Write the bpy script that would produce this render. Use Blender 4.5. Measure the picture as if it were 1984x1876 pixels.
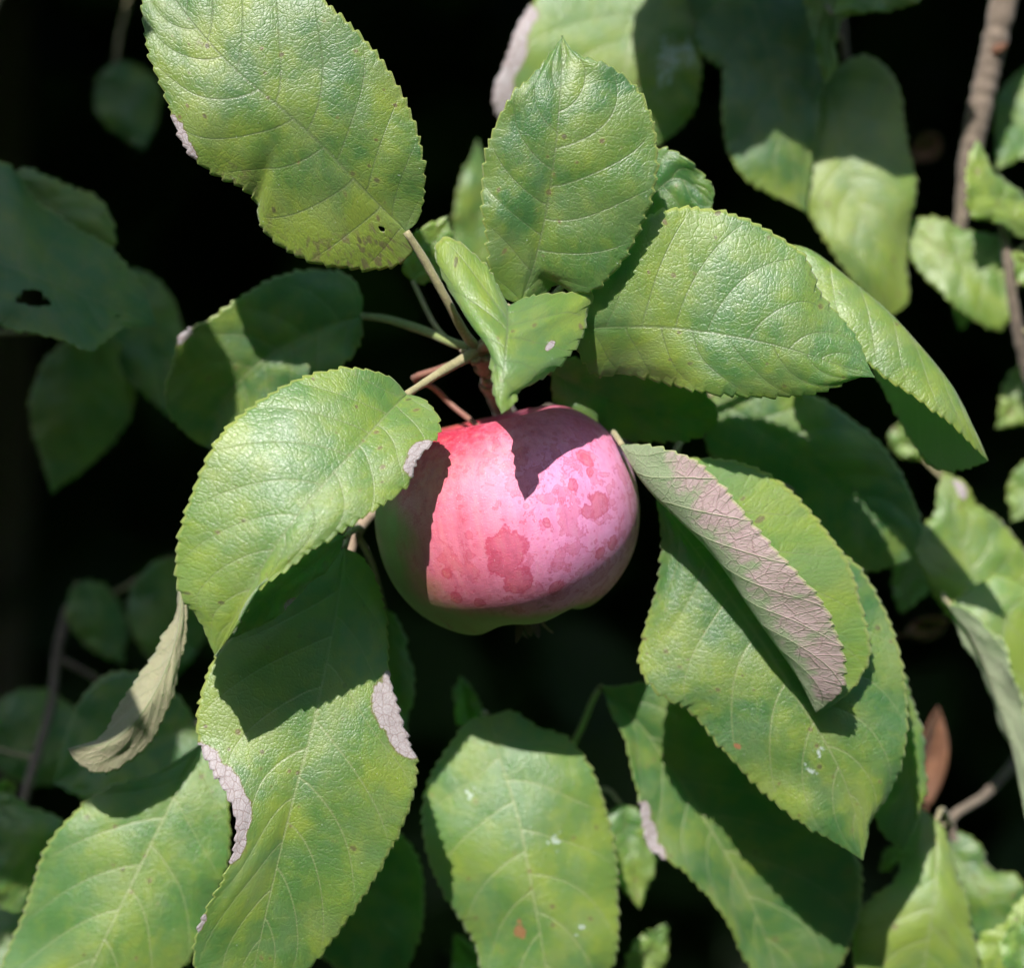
import bpy, math, random
import numpy as np
from mathutils import Vector, Matrix
R_ = math.radians

# ------------------------------------------------------------------ camera, sky, sun, exposure
for o in list(bpy.data.objects):
    bpy.data.objects.remove(o)
scene = bpy.context.scene
COL = scene.collection
DIST = 1.0                    # camera to the plane of the fruit, metres
FRAME = 0.29                  # width of the view at that plane
PX = FRAME / 1984.0           # one picture unit in metres at that plane
cam_d = bpy.data.cameras.new('camera')
cam = bpy.data.objects.new('camera', cam_d)
COL.objects.link(cam)
cam.location = (0, -DIST, 0)
cam.rotation_euler = (R_(90), 0, 0)
cam_d.sensor_width = 36
cam_d.lens = 36 * DIST / FRAME
cam_d.clip_start = 0.05
cam_d.clip_end = 400
cam_d.dof.use_dof = True
cam_d.dof.focus_distance = DIST - 0.034
cam_d.dof.aperture_fstop = 5.2
scene.camera = cam

SUN = Vector((0.27, 1.1, -1.0)).normalized()        # the way the light travels
sun_d = bpy.data.lights.new('sun', 'SUN')
sun_d.energy = 5.0
sun_d.angle = R_(0.5)
sun_d.color = (1.0, 0.965, 0.915)
sun = bpy.data.objects.new('sun', sun_d)
COL.objects.link(sun)
sun.rotation_euler = SUN.to_track_quat('-Z', 'Y').to_euler()
world = bpy.data.worlds.new('World')
scene.world = world
world.use_nodes = True
wn = world.node_tree
sky = wn.nodes.new('ShaderNodeTexSky')
sky.sky_type = 'NISHITA'
sky.sun_disc = False
sky.sun_elevation = math.asin(-SUN.z)
sky.sun_rotation = math.atan2(-SUN.x, -SUN.y) % (2 * math.pi)
bg = wn.nodes['Background']
wn.links.new(sky.outputs[0], bg.inputs[0])
bg.inputs[1].default_value = 0.095
scene.view_settings.view_transform = 'Standard'
scene.view_settings.look = 'None'
scene.view_settings.gamma = 1
scene.view_settings.exposure = 0.9
scene.cycles.max_bounces = 4
scene.cycles.use_adaptive_sampling = True
scene.cycles.adaptive_threshold = 0.03
scene.cycles.transmission_bounces = 3
scene.cycles.diffuse_bounces = 2
scene.cycles.use_denoising = True

rng = random.Random(11)
nrng = np.random.default_rng(5)


DEEP = 1.0                    # how much farther back the outer shoots stand


def W(x, y, d=0.0):
    """picture units at a stated depth (units behind the fruit plane) -> metres"""
    if d > 150:
        d = 150 + (d - 150) * DEEP
    Y = d * PX
    k = (DIST + Y) / DIST
    return np.array([(x - 992) * PX * k, Y, -(y - 938) * PX * k])


# ------------------------------------------------------------------ node helpers
class G:
    def __init__(self, name, dim='3D'):
        self.dim = dim
        self.m = bpy.data.materials.new(name)
        self.m.use_nodes = True
        self.t = self.m.node_tree
        self.t.nodes.clear()

    def n(self, typ, **kw):
        nd = self.t.nodes.new(typ)
        for k, v in kw.items():
            setattr(nd, k, v)
        return nd

    def put(self, sock, v):
        if isinstance(v, bpy.types.NodeSocket):
            self.t.links.new(v, sock)
        elif v is not None:
            sock.default_value = v

    def math(self, op, a, b=None, c=None, clamp=False):
        nd = self.n('ShaderNodeMath', operation=op, use_clamp=clamp)
        for i, v in enumerate((a, b, c)):
            if v is not None:
                self.put(nd.inputs[i], v)
        return nd.outputs[0]

    def ramp(self, v, lo, hi, a=0.0, b=1.0, smooth=True):
        nd = self.n('ShaderNodeMapRange', interpolation_type='SMOOTHSTEP' if smooth else 'LINEAR')
        nd.clamp = True
        self.put(nd.inputs[0], v)
        for i, q in enumerate((lo, hi, a, b)):
            self.put(nd.inputs[i + 1], q)
        return nd.outputs[0]

    def mix(self, f, a, b):
        nd = self.n('ShaderNodeMix', data_type='RGBA')
        self.put(nd.inputs[0], f)
        for s, v in ((nd.inputs[6], a), (nd.inputs[7], b)):
            if isinstance(v, tuple):
                v = (*v, 1.0) if len(v) == 3 else v
            self.put(s, v)
        return nd.outputs[2]

    def noise(self, vec, scale, detail=3, rough=0.55, dist=0.0):
        nd = self.n('ShaderNodeTexNoise', noise_dimensions=self.dim)
        self.put(nd.inputs['Vector'], vec)
        nd.inputs['Scale'].default_value = scale
        nd.inputs['Detail'].default_value = detail
        nd.inputs['Roughness'].default_value = rough
        nd.inputs['Distortion'].default_value = dist
        return nd

    def vor(self, vec, scale, feature='F1', rand=1.0):
        nd = self.n('ShaderNodeTexVoronoi', feature=feature, voronoi_dimensions=self.dim)
        self.put(nd.inputs['Vector'], vec)
        nd.inputs['Scale'].default_value = scale
        nd.inputs['Randomness'].default_value = rand
        return nd

    def uv(self, name):
        return self.n('ShaderNodeUVMap', uv_map=name).outputs[0]

    def attr(self, name):
        return self.n('ShaderNodeAttribute', attribute_name=name)

    def bump(self, h, dist, strength=1.0, normal=None):
        nd = self.n('ShaderNodeBump')
        nd.inputs['Strength'].default_value = strength
        nd.inputs['Distance'].default_value = dist
        self.put(nd.inputs['Height'], h)
        if normal is not None:
            self.put(nd.inputs['Normal'], normal)
        return nd.outputs[0]

    def principled(self, color, rough=0.5, spec=0.5, normal=None, sheen=0.0, coat=0.0):
        p = self.n('ShaderNodeBsdfPrincipled')
        if isinstance(color, tuple):
            color = (*color, 1.0)
        self.put(p.inputs['Base Color'], color)
        self.put(p.inputs['Roughness'], rough)
        self.put(p.inputs['Specular IOR Level'], spec)
        p.inputs['Sheen Weight'].default_value = sheen
        p.inputs['Sheen Roughness'].default_value = 0.5
        p.inputs['Coat Weight'].default_value = coat
        if normal is not None:
            self.put(p.inputs['Normal'], normal)
        return p.outputs[0]

    def out(self, sh):
        o = self.n('ShaderNodeOutputMaterial')
        self.t.links.new(sh, o.inputs[0])
        return self.m

    def addtrans(self, sh, color, fac, normal=None):
        tr = self.n('ShaderNodeBsdfTranslucent')
        if isinstance(color, tuple):
            color = (*color, 1.0)
        self.put(tr.inputs[0], color)
        if normal is not None:
            self.put(tr.inputs[1], normal)
        mx = self.n('ShaderNodeMixShader')
        self.put(mx.inputs[0], fac)
        self.t.links.new(sh, mx.inputs[1])
        self.t.links.new(tr.outputs[0], mx.inputs[2])
        return mx.outputs[0]


def sep(g, v):
    nd = g.n('ShaderNodeSeparateXYZ')
    g.put(nd.inputs[0], v)
    return nd.outputs


def leaf_top_material():
    g = G('leaf_upper_side', '2D')
    st = sep(g, g.uv('st'))
    vv = sep(g, g.uv('vein'))
    mm = g.uv('mm')                      # centimetres on the blade
    msk = g.attr('mask')
    mc = g.n('ShaderNodeSeparateColor')
    g.put(mc.inputs[0], msk.outputs['Color'])
    yel, dry, tone = mc.outputs
    gloss = msk.outputs['Alpha']
    s, at = st[0], vv[1]
    # veins
    fr = g.math('FRACT', vv[0])
    dv = g.math('SUBTRACT', 0.5, g.math('ABSOLUTE', g.math('SUBTRACT', fr, 0.5)))
    wv = g.math('MULTIPLY_ADD', at, -0.028, 0.046)
    sec = g.math('SUBTRACT', 1.0, g.math('DIVIDE', dv, wv), clamp=True)
    sec = g.math('MULTIPLY', sec, g.ramp(at, 0.82, 1.0, 1.0, 0.15))
    wm = g.math('MULTIPLY_ADD', s, -0.022, 0.032)
    mid = g.math('SUBTRACT', 1.0, g.math('DIVIDE', at, wm), clamp=True)
    mid = g.math('POWER', mid, 0.6)
    soft = g.math('SUBTRACT', 1.0, g.math('MULTIPLY', dv, 5.5), clamp=True)
    warp = g.noise(mm, 1.5, 2)
    wvec = g.n('ShaderNodeVectorMath', operation='MULTIPLY_ADD')
    g.put(wvec.inputs[0], warp.outputs['Color'])
    wvec.inputs[1].default_value = (0.22, 0.22, 0)
    g.put(wvec.inputs[2], mm)
    wmm = wvec.outputs[0]
    t1 = g.vor(wmm, 4.2, 'DISTANCE_TO_EDGE').outputs[0]
    t2 = g.vor(wmm, 10.0, 'DISTANCE_TO_EDGE').outputs[0]
    l1 = g.ramp(t1, 0.0, 0.075, 1, 0)
    l2 = g.ramp(t2, 0.0, 0.14, 1, 0)
    e1 = g.ramp(t1, 0.0, 0.16, 1, 0)
    e2 = g.ramp(t2, 0.0, 0.22, 1, 0)
    # colours
    n1 = g.noise(mm, 0.55, 3).outputs[0]
    n2 = g.noise(mm, 2.3, 4).outputs[0]
    n3 = g.noise(mm, 14, 2).outputs[0]
    yf = g.math('ADD', yel, g.ramp(n1, 0.36, 0.68, 0.02, 0.60))
    yf = g.math('ADD', yf, g.ramp(n2, 0.4, 0.75, -0.08, 0.22))
    yf = g.math('ADD', yf, g.math('MULTIPLY', l1, 0.06), clamp=True)
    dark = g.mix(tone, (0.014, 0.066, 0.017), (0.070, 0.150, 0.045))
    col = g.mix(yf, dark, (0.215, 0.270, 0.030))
    col = g.mix(g.math('MULTIPLY', g.ramp(n3, 0.45, 0.7), 0.22), col, (0.115, 0.185, 0.04))
    n4 = g.noise(mm, 0.8, 3).outputs[1]
    col = g.mix(g.math('MULTIPLY', g.ramp(sep(g, n4)[1], 0.42, 0.66), 0.30), col, (0.150, 0.195, 0.110))
    col = g.mix(g.math('MULTIPLY', l2, 0.16), col, (0.15, 0.20, 0.06))
    n5 = g.noise(mm, 42, 2).outputs[0]
    col = g.mix(g.math('MULTIPLY', g.ramp(n5, 0.58, 0.72), 0.30), col, (0.24, 0.29, 0.16))
    col = g.mix(g.math('MULTIPLY', g.ramp(n5, 0.42, 0.30), 0.30), col, (0.025, 0.060, 0.015))
    veincol = g.mix(g.ramp(gloss, 0.0, 1.0), (0.105, 0.115, 0.055), (0.29, 0.31, 0.15))
    col = g.mix(g.math('MULTIPLY', sec, 0.8), col, veincol)
    col = g.mix(g.math('MULTIPLY', mid, 0.8), col, veincol)
    # pale margin
    rim = g.ramp(at, 0.968, 0.992)
    col = g.mix(g.math('MULTIPLY', rim, 0.75), col, (0.34, 0.36, 0.09))
    # small dead spots
    v = g.vor(mm, 1.9)
    vc = g.n('ShaderNodeSeparateColor')
    g.put(vc.inputs[0], v.outputs['Color'])
    rad = g.ramp(vc.outputs[0], 0.50, 1.0, 0.0, 0.15, smooth=False)
    dd = g.math('ADD', v.outputs['Distance'], g.math('MULTIPLY', g.math('SUBTRACT', n3, 0.5), 0.06))
    spot = g.math('MULTIPLY', g.math('SUBTRACT', rad, dd), 45, clamp=True)
    halo = g.math('MULTIPLY', g.math('SUBTRACT', g.math('MULTIPLY', rad, 1.9), dd), 12, clamp=True)
    gate = g.ramp(n1, 0.43, 0.54)
    spot = g.math('MULTIPLY', spot, gate)
    col = g.mix(g.math('MULTIPLY', g.math('MULTIPLY', halo, gate), 0.35), col, (0.27, 0.29, 0.05))
    col = g.mix(g.math('MULTIPLY', spot, 0.85), col, g.mix(vc.outputs[1], (0.07, 0.028, 0.03), (0.16, 0.075, 0.05)))
    # freckled brown inside strongly yellowed zones
    fk = g.noise(mm, 5.0, 3).outputs[0]
    frk = g.math('MULTIPLY', g.ramp(fk, 0.53, 0.6), g.ramp(yel, 0.6, 0.95))
    col = g.mix(g.math('MULTIPLY', frk, 0.75), col, (0.13, 0.06, 0.055))
    # white specks
    wv_ = g.vor(mm, 3.1)
    ws = g.math('MULTIPLY', g.math('SUBTRACT', 0.035, wv_.outputs['Distance']), 60, clamp=True)
    wc = g.n('ShaderNodeSeparateColor')
    g.put(wc.inputs[0], wv_.outputs['Color'])
    ws = g.math('MULTIPLY', ws, g.math('GREATER_THAN', wc.outputs[0], 0.9))
    col = g.mix(ws, col, (0.6, 0.63, 0.6))
    # bird-lime and rust-red flecks
    wf_ = g.ramp(g.math('ADD', g.attr('white').outputs['Fac'], g.math('MULTIPLY', g.math('SUBTRACT', fk, 0.5), 2.2)), 0.62, 0.74)
    col = g.mix(g.math('MULTIPLY', wf_, 0.8), col, (0.50, 0.56, 0.55))
    rf_ = g.ramp(g.math('ADD', g.attr('rust').outputs['Fac'], g.math('MULTIPLY', g.math('SUBTRACT', n2, 0.5), 0.6)), 0.5, 0.56)
    col = g.mix(rf_, col, g.mix(n3, (0.26, 0.07, 0.04), (0.36, 0.13, 0.08)))
    # dry, bleached tissue with a brown line round it
    dm = g.math('ADD', dry, g.math('MULTIPLY', g.math('SUBTRACT', n2, 0.5), 0.45))
    dm = g.math('ADD', dm, g.math('MULTIPLY', l1, -0.06))
    dryf = g.ramp(dm, 0.49, 0.53)
    ring = g.math('MULTIPLY', g.ramp(dm, 0.40, 0.48), g.math('SUBTRACT', 1.0, dryf))
    drycol = g.mix(g.math('MAXIMUM', l1, g.math('MULTIPLY', l2, 0.5)), g.mix(n2, (0.40, 0.34, 0.35), (0.56, 0.52, 0.54)), (0.27, 0.19, 0.18))
    col = g.mix(g.math('MULTIPLY', ring, 0.8), col, (0.16, 0.08, 0.04))
    col = g.mix(dryf, col, drycol)
    # relief
    h = g.math('MULTIPLY', e1, -0.50)
    h = g.math('MULTIPLY_ADD', e2, -0.42, h)
    h = g.math('MULTIPLY_ADD', soft, -0.55, h)
    h = g.math('MULTIPLY_ADD', sec, -0.9, h)
    h = g.math('MULTIPLY_ADD', mid, -1.2, h)
    h = g.math('MULTIPLY_ADD', n3, 0.25, h)
    nor = g.bump(h, 0.00026, 0.40)
    rough = g.math('MULTIPLY_ADD', n3, 0.16, g.math('MULTIPLY_ADD', n1, 0.16, 0.32))
    rough = g.math('ADD', rough, g.math('MULTIPLY', dryf, 0.25))
    sh = g.principled(col, rough, 0.95, nor, sheen=0.22)
    tcol = g.mix(dryf, g.mix(yf, (0.30, 0.86, 0.20), (0.56, 0.86, 0.14)), (0.3, 0.22, 0.15))
    sh = g.addtrans(sh, tcol, 0.43)
    return g.out(sh)


def leaf_under_material():
    g = G('leaf_under_side', '2D')
    st = sep(g, g.uv('st'))
    vv = sep(g, g.uv('vein'))
    mm = g.uv('mm')
    msk = g.attr('mask')
    mc = g.n('ShaderNodeSeparateColor')
    g.put(mc.inputs[0], msk.outputs['Color'])
    yel, dry, tone = mc.outputs
    pink = g.attr('pink').outputs['Fac']
    s, at = st[0], vv[1]
    fr = g.math('FRACT', vv[0])
    dv = g.math('SUBTRACT', 0.5, g.math('ABSOLUTE', g.math('SUBTRACT', fr, 0.5)))
    sec = g.math('SUBTRACT', 1.0, g.math('DIVIDE', dv, g.math('MULTIPLY_ADD', at, -0.03, 0.055)), clamp=True)
    mid = g.math('SUBTRACT', 1.0, g.math('DIVIDE', at, g.math('MULTIPLY_ADD', s, -0.04, 0.055)), clamp=True)
    n1 = g.noise(mm, 0.9, 3).outputs[0]
    n2 = g.noise(mm, 3.2, 5, 0.65).outputs[0]
    n3 = g.noise(mm, 20, 3).outputs[0]
    t1 = g.vor(mm, 3.0, 'DISTANCE_TO_EDGE').outputs[0]
    t2 = g.vor(mm, 8.0, 'DISTANCE_TO_EDGE').outputs[0]
    l1 = g.ramp(t1, 0.0, 0.07, 1, 0)
    l2 = g.ramp(t2, 0.0, 0.12, 1, 0)
    col = g.mix(n1, (0.28, 0.32, 0.20), (0.44, 0.45, 0.32))
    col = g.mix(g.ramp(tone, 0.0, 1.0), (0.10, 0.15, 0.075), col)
    col = g.mix(g.math('MULTIPLY', n3, 0.35), col, (0.36, 0.37, 0.27))
    # tan, drying
    tan = g.ramp(g.math('ADD', dry, g.math('MULTIPLY', g.math('SUBTRACT', n2, 0.5), 0.35)), 0.35, 0.65)
    col = g.mix(tan, col, g.mix(n2, (0.34, 0.26, 0.18), (0.44, 0.38, 0.28)))
    pk = g.math('ADD', pink, g.math('MULTIPLY', g.math('SUBTRACT', n2, 0.5), 0.9))
    pkf = g.ramp(pk, 0.54, 0.90)
    pcol = g.mix(n2, (0.44, 0.20, 0.29), (0.68, 0.48, 0.54))
    col = g.mix(g.math('MULTIPLY', pkf, 0.85), col, pcol)
    col = g.mix(g.math('MULTIPLY', g.math('MULTIPLY', g.math('MAXIMUM', l1, g.math('MULTIPLY', l2, 0.6)), pkf), 0.38), col, (0.26, 0.08, 0.14))
    col = g.mix(g.math('MULTIPLY', sec, 0.6), col, (0.42, 0.40, 0.27))
    col = g.mix(g.math('MULTIPLY', mid, 0.85), col, (0.46, 0.43, 0.29))
    col = g.mix(g.math('MULTIPLY', g.ramp(at, 0.968, 0.992), 0.6), col, (0.34, 0.33, 0.14))
    h = g.math('MULTIPLY', l1, 0.35)
    h = g.math('MULTIPLY_ADD', l2, 0.25, h)
    h = g.math('MULTIPLY_ADD', sec, 0.7, h)
    h = g.math('MULTIPLY_ADD', mid, 1.2, h)
    h = g.math('MULTIPLY_ADD', n3, 0.45, h)
    nor = g.bump(h, 0.0005, 0.75)
    sh = g.principled(col, 0.75, 0.25, nor, sheen=0.25)
    sh = g.addtrans(sh, (0.32, 0.86, 0.22), 0.43)
    return g.out(sh)


def far_leaf_material():
    g = G('far_leaf')
    oi = g.attr('tint').outputs['Fac']
    co = g.n('ShaderNodeTexCoord').outputs['Object']
    n = g.noise(co, 30, 3).outputs[0]
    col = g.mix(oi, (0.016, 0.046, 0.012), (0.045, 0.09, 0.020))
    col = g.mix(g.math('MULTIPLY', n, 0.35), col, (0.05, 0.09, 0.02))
    nor = g.bump(n, 0.001, 0.3)
    sh = g.principled(col, 0.5, 0.4, nor)
    sh = g.addtrans(sh, (0.06, 0.13, 0.01), 0.15)
    return g.out(sh)


def bark_material(name, a, b, scale=160, rough=0.8, ring=0.0):
    g = G(name)
    co = g.n('ShaderNodeTexCoord').outputs['Object']
    n1 = g.noise(co, scale, 4, 0.6).outputs[0]
    n2 = g.noise(co, scale * 5, 3, 0.6).outputs[0]
    n3 = g.noise(co, scale * 0.3, 2).outputs[0]
    col = g.mix(n1, a, b)
    col = g.mix(g.math('MULTIPLY', g.ramp(n2, 0.5, 0.65), 0.35), col, tuple(min(1, q * 1.5) for q in b))
    col = g.mix(g.math('MULTIPLY', g.ramp(n3, 0.5, 0.7), 0.3), col, tuple(q * 0.6 for q in a))
    h = g.math('MULTIPLY_ADD', n2, 0.5, n1)
    nor = g.bump(h, 0.0012 * 60 / scale, 0.9)
    return g.out(g.principled(col, rough, 0.3, nor, sheen=0.15))


M_TOP = leaf_top_material()
M_UND = leaf_under_material()
M_FAR = far_leaf_material()
M_PET = bark_material('leaf_stalk_skin', (0.17, 0.16, 0.075), (0.30, 0.26, 0.15), 260, 0.65)
M_PETG = bark_material('green_stalk_skin', (0.11, 0.15, 0.05), (0.22, 0.24, 0.09), 260, 0.6)
M_TWIG = bark_material('young_bark', (0.16, 0.10, 0.065), (0.34, 0.27, 0.20), 300)
M_BARK = bark_material('old_bark', (0.060, 0.044, 0.034), (0.18, 0.14, 0.105), 90)
M_DRY = bark_material('dried_leaf', (0.075, 0.03, 0.016), (0.14, 0.062, 0.032), 60, 0.7)
M_WITHER = bark_material('withered_sepal', (0.09, 0.065, 0.05), (0.22, 0.17, 0.13), 300)
M_RED = bark_material('red_stalk_skin', (0.15, 0.045, 0.045), (0.22, 0.12, 0.075), 220, 0.55)


# ------------------------------------------------------------------ mesh helpers
def tag(o, label=None, cat=None, group=None, kind=None):
    for k, v in (('label', label), ('category', cat), ('group', group), ('kind', kind)):
        if v:
            o[k] = v
    return o


def link(name, me, parent=None):
    o = bpy.data.objects.new(name, me)
    COL.objects.link(o)
    if parent is not None:
        o.parent = parent
    return o


def empty(name, loc):
    o = bpy.data.objects.new(name, None)
    o.empty_display_size = 0.01
    o.location = tuple(loc)
    COL.objects.link(o)
    return o


def mesh(name, verts, faces, mats, mat_idx=None, smooth=True):
    me = bpy.data.meshes.new(name)
    me.from_pydata([tuple(map(float, v)) for v in verts], [], [tuple(map(int, f)) for f in faces])
    for m in mats:
        me.materials.append(m)
    me.polygons.foreach_set('use_smooth', [smooth] * len(me.polygons))
    if mat_idx is not None:
        me.polygons.foreach_set('material_index', np.asarray(mat_idx, dtype=np.int32))
    me.update()
    return me


def spline(pts, n, power=0.5):
    """centripetal Catmull-Rom through pts, n samples evenly spaced by arc length"""
    P = np.asarray(pts, float)
    if len(P) == 2:
        return P[0] + (P[1] - P[0]) * np.linspace(0, 1, n)[:, None]
    Q = np.vstack([2 * P[0] - P[1], P, 2 * P[-1] - P[-2]])
    k = np.concatenate([[0], np.cumsum(np.maximum(np.linalg.norm(np.diff(Q, axis=0), axis=1), 1e-9) ** power)])
    out = []
    for i in range(1, len(Q) - 2):
        t = np.linspace(k[i], k[i + 1], 24, endpoint=(i == len(Q) - 3))[:, None]
        a1 = (k[i] - t) / (k[i] - k[i-1]) * Q[i-1] + (t - k[i-1]) / (k[i] - k[i-1]) * Q[i]
        a2 = (k[i+1] - t) / (k[i+1] - k[i]) * Q[i] + (t - k[i]) / (k[i+1] - k[i]) * Q[i+1]
        a3 = (k[i+2] - t) / (k[i+2] - k[i+1]) * Q[i+1] + (t - k[i+1]) / (k[i+2] - k[i+1]) * Q[i+2]
        b1 = (k[i+1] - t) / (k[i+1] - k[i-1]) * a1 + (t - k[i-1]) / (k[i+1] - k[i-1]) * a2
        b2 = (k[i+2] - t) / (k[i+2] - k[i]) * a2 + (t - k[i]) / (k[i+2] - k[i]) * a3
        out.append((k[i+1] - t) / (k[i+1] - k[i]) * b1 + (t - k[i]) / (k[i+1] - k[i]) * b2)
    C = np.vstack(out)
    L = np.concatenate([[0], np.cumsum(np.linalg.norm(np.diff(C, axis=0), axis=1))])
    L /= L[-1]
    q = np.linspace(0, 1, n)
    return np.stack([np.interp(q, L, C[:, j]) for j in range(3)], 1)


def tube_geo(path, radii, seg=10, cap=True):
    P = np.asarray(path, float)
    n = len(P)
    Rr = np.interp(np.linspace(0, 1, n), np.linspace(0, 1, len(radii)), radii)
    T = np.gradient(P, axis=0)
    T /= np.linalg.norm(T, axis=1)[:, None]
    up = np.array([0.3, 0.9, 0.2])
    verts, faces = [], []
    for i in range(n):
        a = np.cross(T[i], up)
        a /= np.linalg.norm(a)
        b = np.cross(T[i], a)
        for k in range(seg):
            w = 2 * math.pi * k / seg
            verts.append(P[i] + Rr[i] * (a * math.cos(w) + b * math.sin(w)))
    for i in range(n - 1):
        for k in range(seg):
            k2 = (k + 1) % seg
            faces.append((i*seg + k, i*seg + k2, (i+1)*seg + k2, (i+1)*seg + k))
    if cap:
        faces.append(tuple(range(seg))[::-1])
        faces.append(tuple((n-1)*seg + k for k in range(seg)))
    return verts, faces


def tube(name, pts, radii_px, mat, parent, n=30, seg=10, bumpy=0.0, origin=None):
    path = spline([W(*p) for p in pts], n)
    if origin is not None:
        path = path - np.asarray(origin)
    rad = np.interp(np.linspace(0, 1, n), np.linspace(0, 1, len(radii_px)), radii_px) * PX
    if bumpy:
        rad = rad * (1 + bumpy * nrng.normal(size=n))
    v, f = tube_geo(path, rad, seg)
    return link(name, mesh(name, v, f, [mat]), parent)


# ------------------------------------------------------------------ one leaf
def lift(pts, mid3, off):
    """edge control points: (x,y) takes its depth from the midrib plus a bowed offset, (x,y,d) keeps d"""
    L = len(pts)
    md = [p[2] for p in mid3]
    out = []
    for i, p in enumerate(pts):
        f = i / (L - 1)
        if len(p) == 3:
            out.append(p)
        else:
            d = np.interp(f, np.linspace(0, 1, len(md)), md) + off * math.sin(math.pi * f) ** 0.7
            out.append((p[0], p[1], d))
    return out


def leaf(parent, mid, A, B, dA=0, dB=0, ns=170, nh=17, nv=8, crease=0.55, bulge=3.0, wave=4.0, wf=2.3, teeth=1.0,
         quilt=1.6, tone=0.5, yel=0.0, yspots=(), dry=(), pink=(), white=(), rust=(), holes=(), gloss=0.4, flip=False, label=None,
         stalk=None, stalk_r=(5, 6.5), stalk_mat=None, K=0.30, seed=None, thick=0.00032, name='leaf', tooth_px=25):
    """mid, A, B run from base to tip in picture units + depth; A is the margin at t=-1, B at t=+1"""
    r = random.Random(seed if seed is not None else len(bpy.data.objects) * 7 + 3)
    org = np.array(parent.location)
    A = lift([mid[0]] + list(A) + [mid[-1]], mid, dA)
    B = lift([mid[0]] + list(B) + [mid[-1]], mid, dB)
    Mc = spline([W(*p) for p in mid], ns)
    Ac = spline([W(*p) for p in A], ns)
    Bc = spline([W(*p) for p in B], ns)
    S = np.linspace(0, 1, ns)
    Lm = np.linalg.norm(np.diff(Mc, axis=0), axis=1).sum()
    # teeth along both margins
    TD = []
    for C, sg in ((Ac, -1), (Bc, 1)):
        elen = np.linalg.norm(np.diff(C, axis=0), axis=1).sum() / PX
        nt = max(6, int(elen / tooth_px))
        marks = np.sort(np.clip(np.linspace(0.03, 0.985, nt) + nrng.normal(size=nt) * 0.16 / nt, 0.0, 0.995))
        h = np.zeros(ns)
        for k in range(nt - 1):
            f = (S - marks[k]) / (marks[k+1] - marks[k])
            m = (f >= 0) & (f < 1)
            prof = np.where(f < 0.78, (np.clip(f, 0, 1) / 0.78) ** 0.75, (1 - f) / 0.22)
            h[m] = prof[m] * (0.6 + 0.7 * r.random())
        outw = C - Mc
        ln = np.linalg.norm(outw, axis=1)[:, None]
        tang = np.gradient(C, axis=0)
        tang /= np.maximum(np.linalg.norm(tang, axis=1)[:, None], 1e-9)
        dirn = outw / np.maximum(ln, 1e-9)
        dirn = dirn - tang * (dirn * tang).sum(1)[:, None]
        dirn /= np.maximum(np.linalg.norm(dirn, axis=1)[:, None], 1e-9)
        env = np.minimum(1, np.minimum(S, 1 - S) * 9)
        TD.append((dirn * 0.95 + tang * 0.40) * (h * env * 7.2 * teeth * PX)[:, None])
    T = np.linspace(-1, 1, 2 * nh + 1)
    T = np.sign(T) * np.abs(T) ** 0.80
    nt_ = len(T)
    Sg, Tg = np.meshgrid(S, T, indexing='ij')
    # hole handling: pull the vertices just inside a hole out to its rim
    Wd = np.linalg.norm(Bc - Ac, axis=1) / 2
    wmean = max(Wd.max(), 1e-4)
    kill = np.zeros_like(Sg, bool)
    for (hs, ht, hr, ecc) in holes:
        for it in range(1):
            dx = (Sg - hs) * Lm / PX
            dy = (Tg - ht) * wmean / PX
            th = np.arctan2(dy, dx)
            rad = hr * (1 + 0.13 * np.sin(3 * th + 1) + 0.09 * np.sin(5 * th + 2) + 0.05 * np.sin(9 * th)) * np.sqrt((np.cos(th) * ecc) ** 2 + np.sin(th) ** 2)
            d = np.hypot(dx, dy)
            ins = d < rad
            kill |= ins
            f = np.where(ins & (d > 1e-6), rad / np.maximum(d, 1e-6), 1.0)
            Sn = hs + (Sg - hs) * f
            Tn = ht + (Tg - ht) * f
            nb = ins & (np.roll(~ins, 1, 0) | np.roll(~ins, -1, 0) | np.roll(~ins, 1, 1) | np.roll(~ins, -1, 1))
            Sg = np.where(ins, Sn, Sg)
            Tg = np.where(ins, Tn, Tg)

    def at(C, s):
        return np.stack([np.interp(s.ravel(), S, C[:, j]).reshape(s.shape) for j in range(3)], -1)
    Mg, Ag, Bg = at(Mc, Sg), at(Ac, Sg), at(Bc, Sg)
    ta = np.abs(Tg)[..., None]
    side = np.where(Tg[..., None] < 0, Ag, Bg)
    lin = Mg + (side - Mg) * ta
    quad = Mg + Tg[..., None] * (Bg - Ag) / 2 + ta ** 2 * (Ag + Bg - 2 * Mg) / 2
    P = crease * lin + (1 - crease) * quad
    tooth = np.where(Tg[..., None] < 0, at(TD[0], Sg), at(TD[1], Sg)) * ta ** 9

    def normals(P):
        ds = np.gradient(P, axis=0)
        dt = np.gradient(P, axis=1)
        N = np.cross(ds, dt)
        return N / np.maximum(np.linalg.norm(N, axis=2)[..., None], 1e-12)
    N = normals(P)
    sgn = -1.0 if (N[..., 1].mean() > 0) else 1.0      # upper side faces the viewer ...
    if flip:
        sgn = -sgn                                      # ... unless the leaf shows its underside
    N = N * sgn
    tt = np.abs(Tg)
    ph = [r.random() * 6.28 for _ in range(6)]
    jit = 0.10 * np.sin(Sg * 9 + ph[0]) + 0.06 * np.sin(Sg * 17 + ph[1] + Tg * 2)
    u = Sg - K * tt ** 1.25 * (0.55 + 0.45 * Sg) * 0.9
    vein = u * nv + jit
    sidev = np.where(Tg < 0, 0.12, 0.57)
    fr = (vein + sidev) % 1.0
    pil = np.abs(np.sin(math.pi * fr)) ** 0.9
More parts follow.
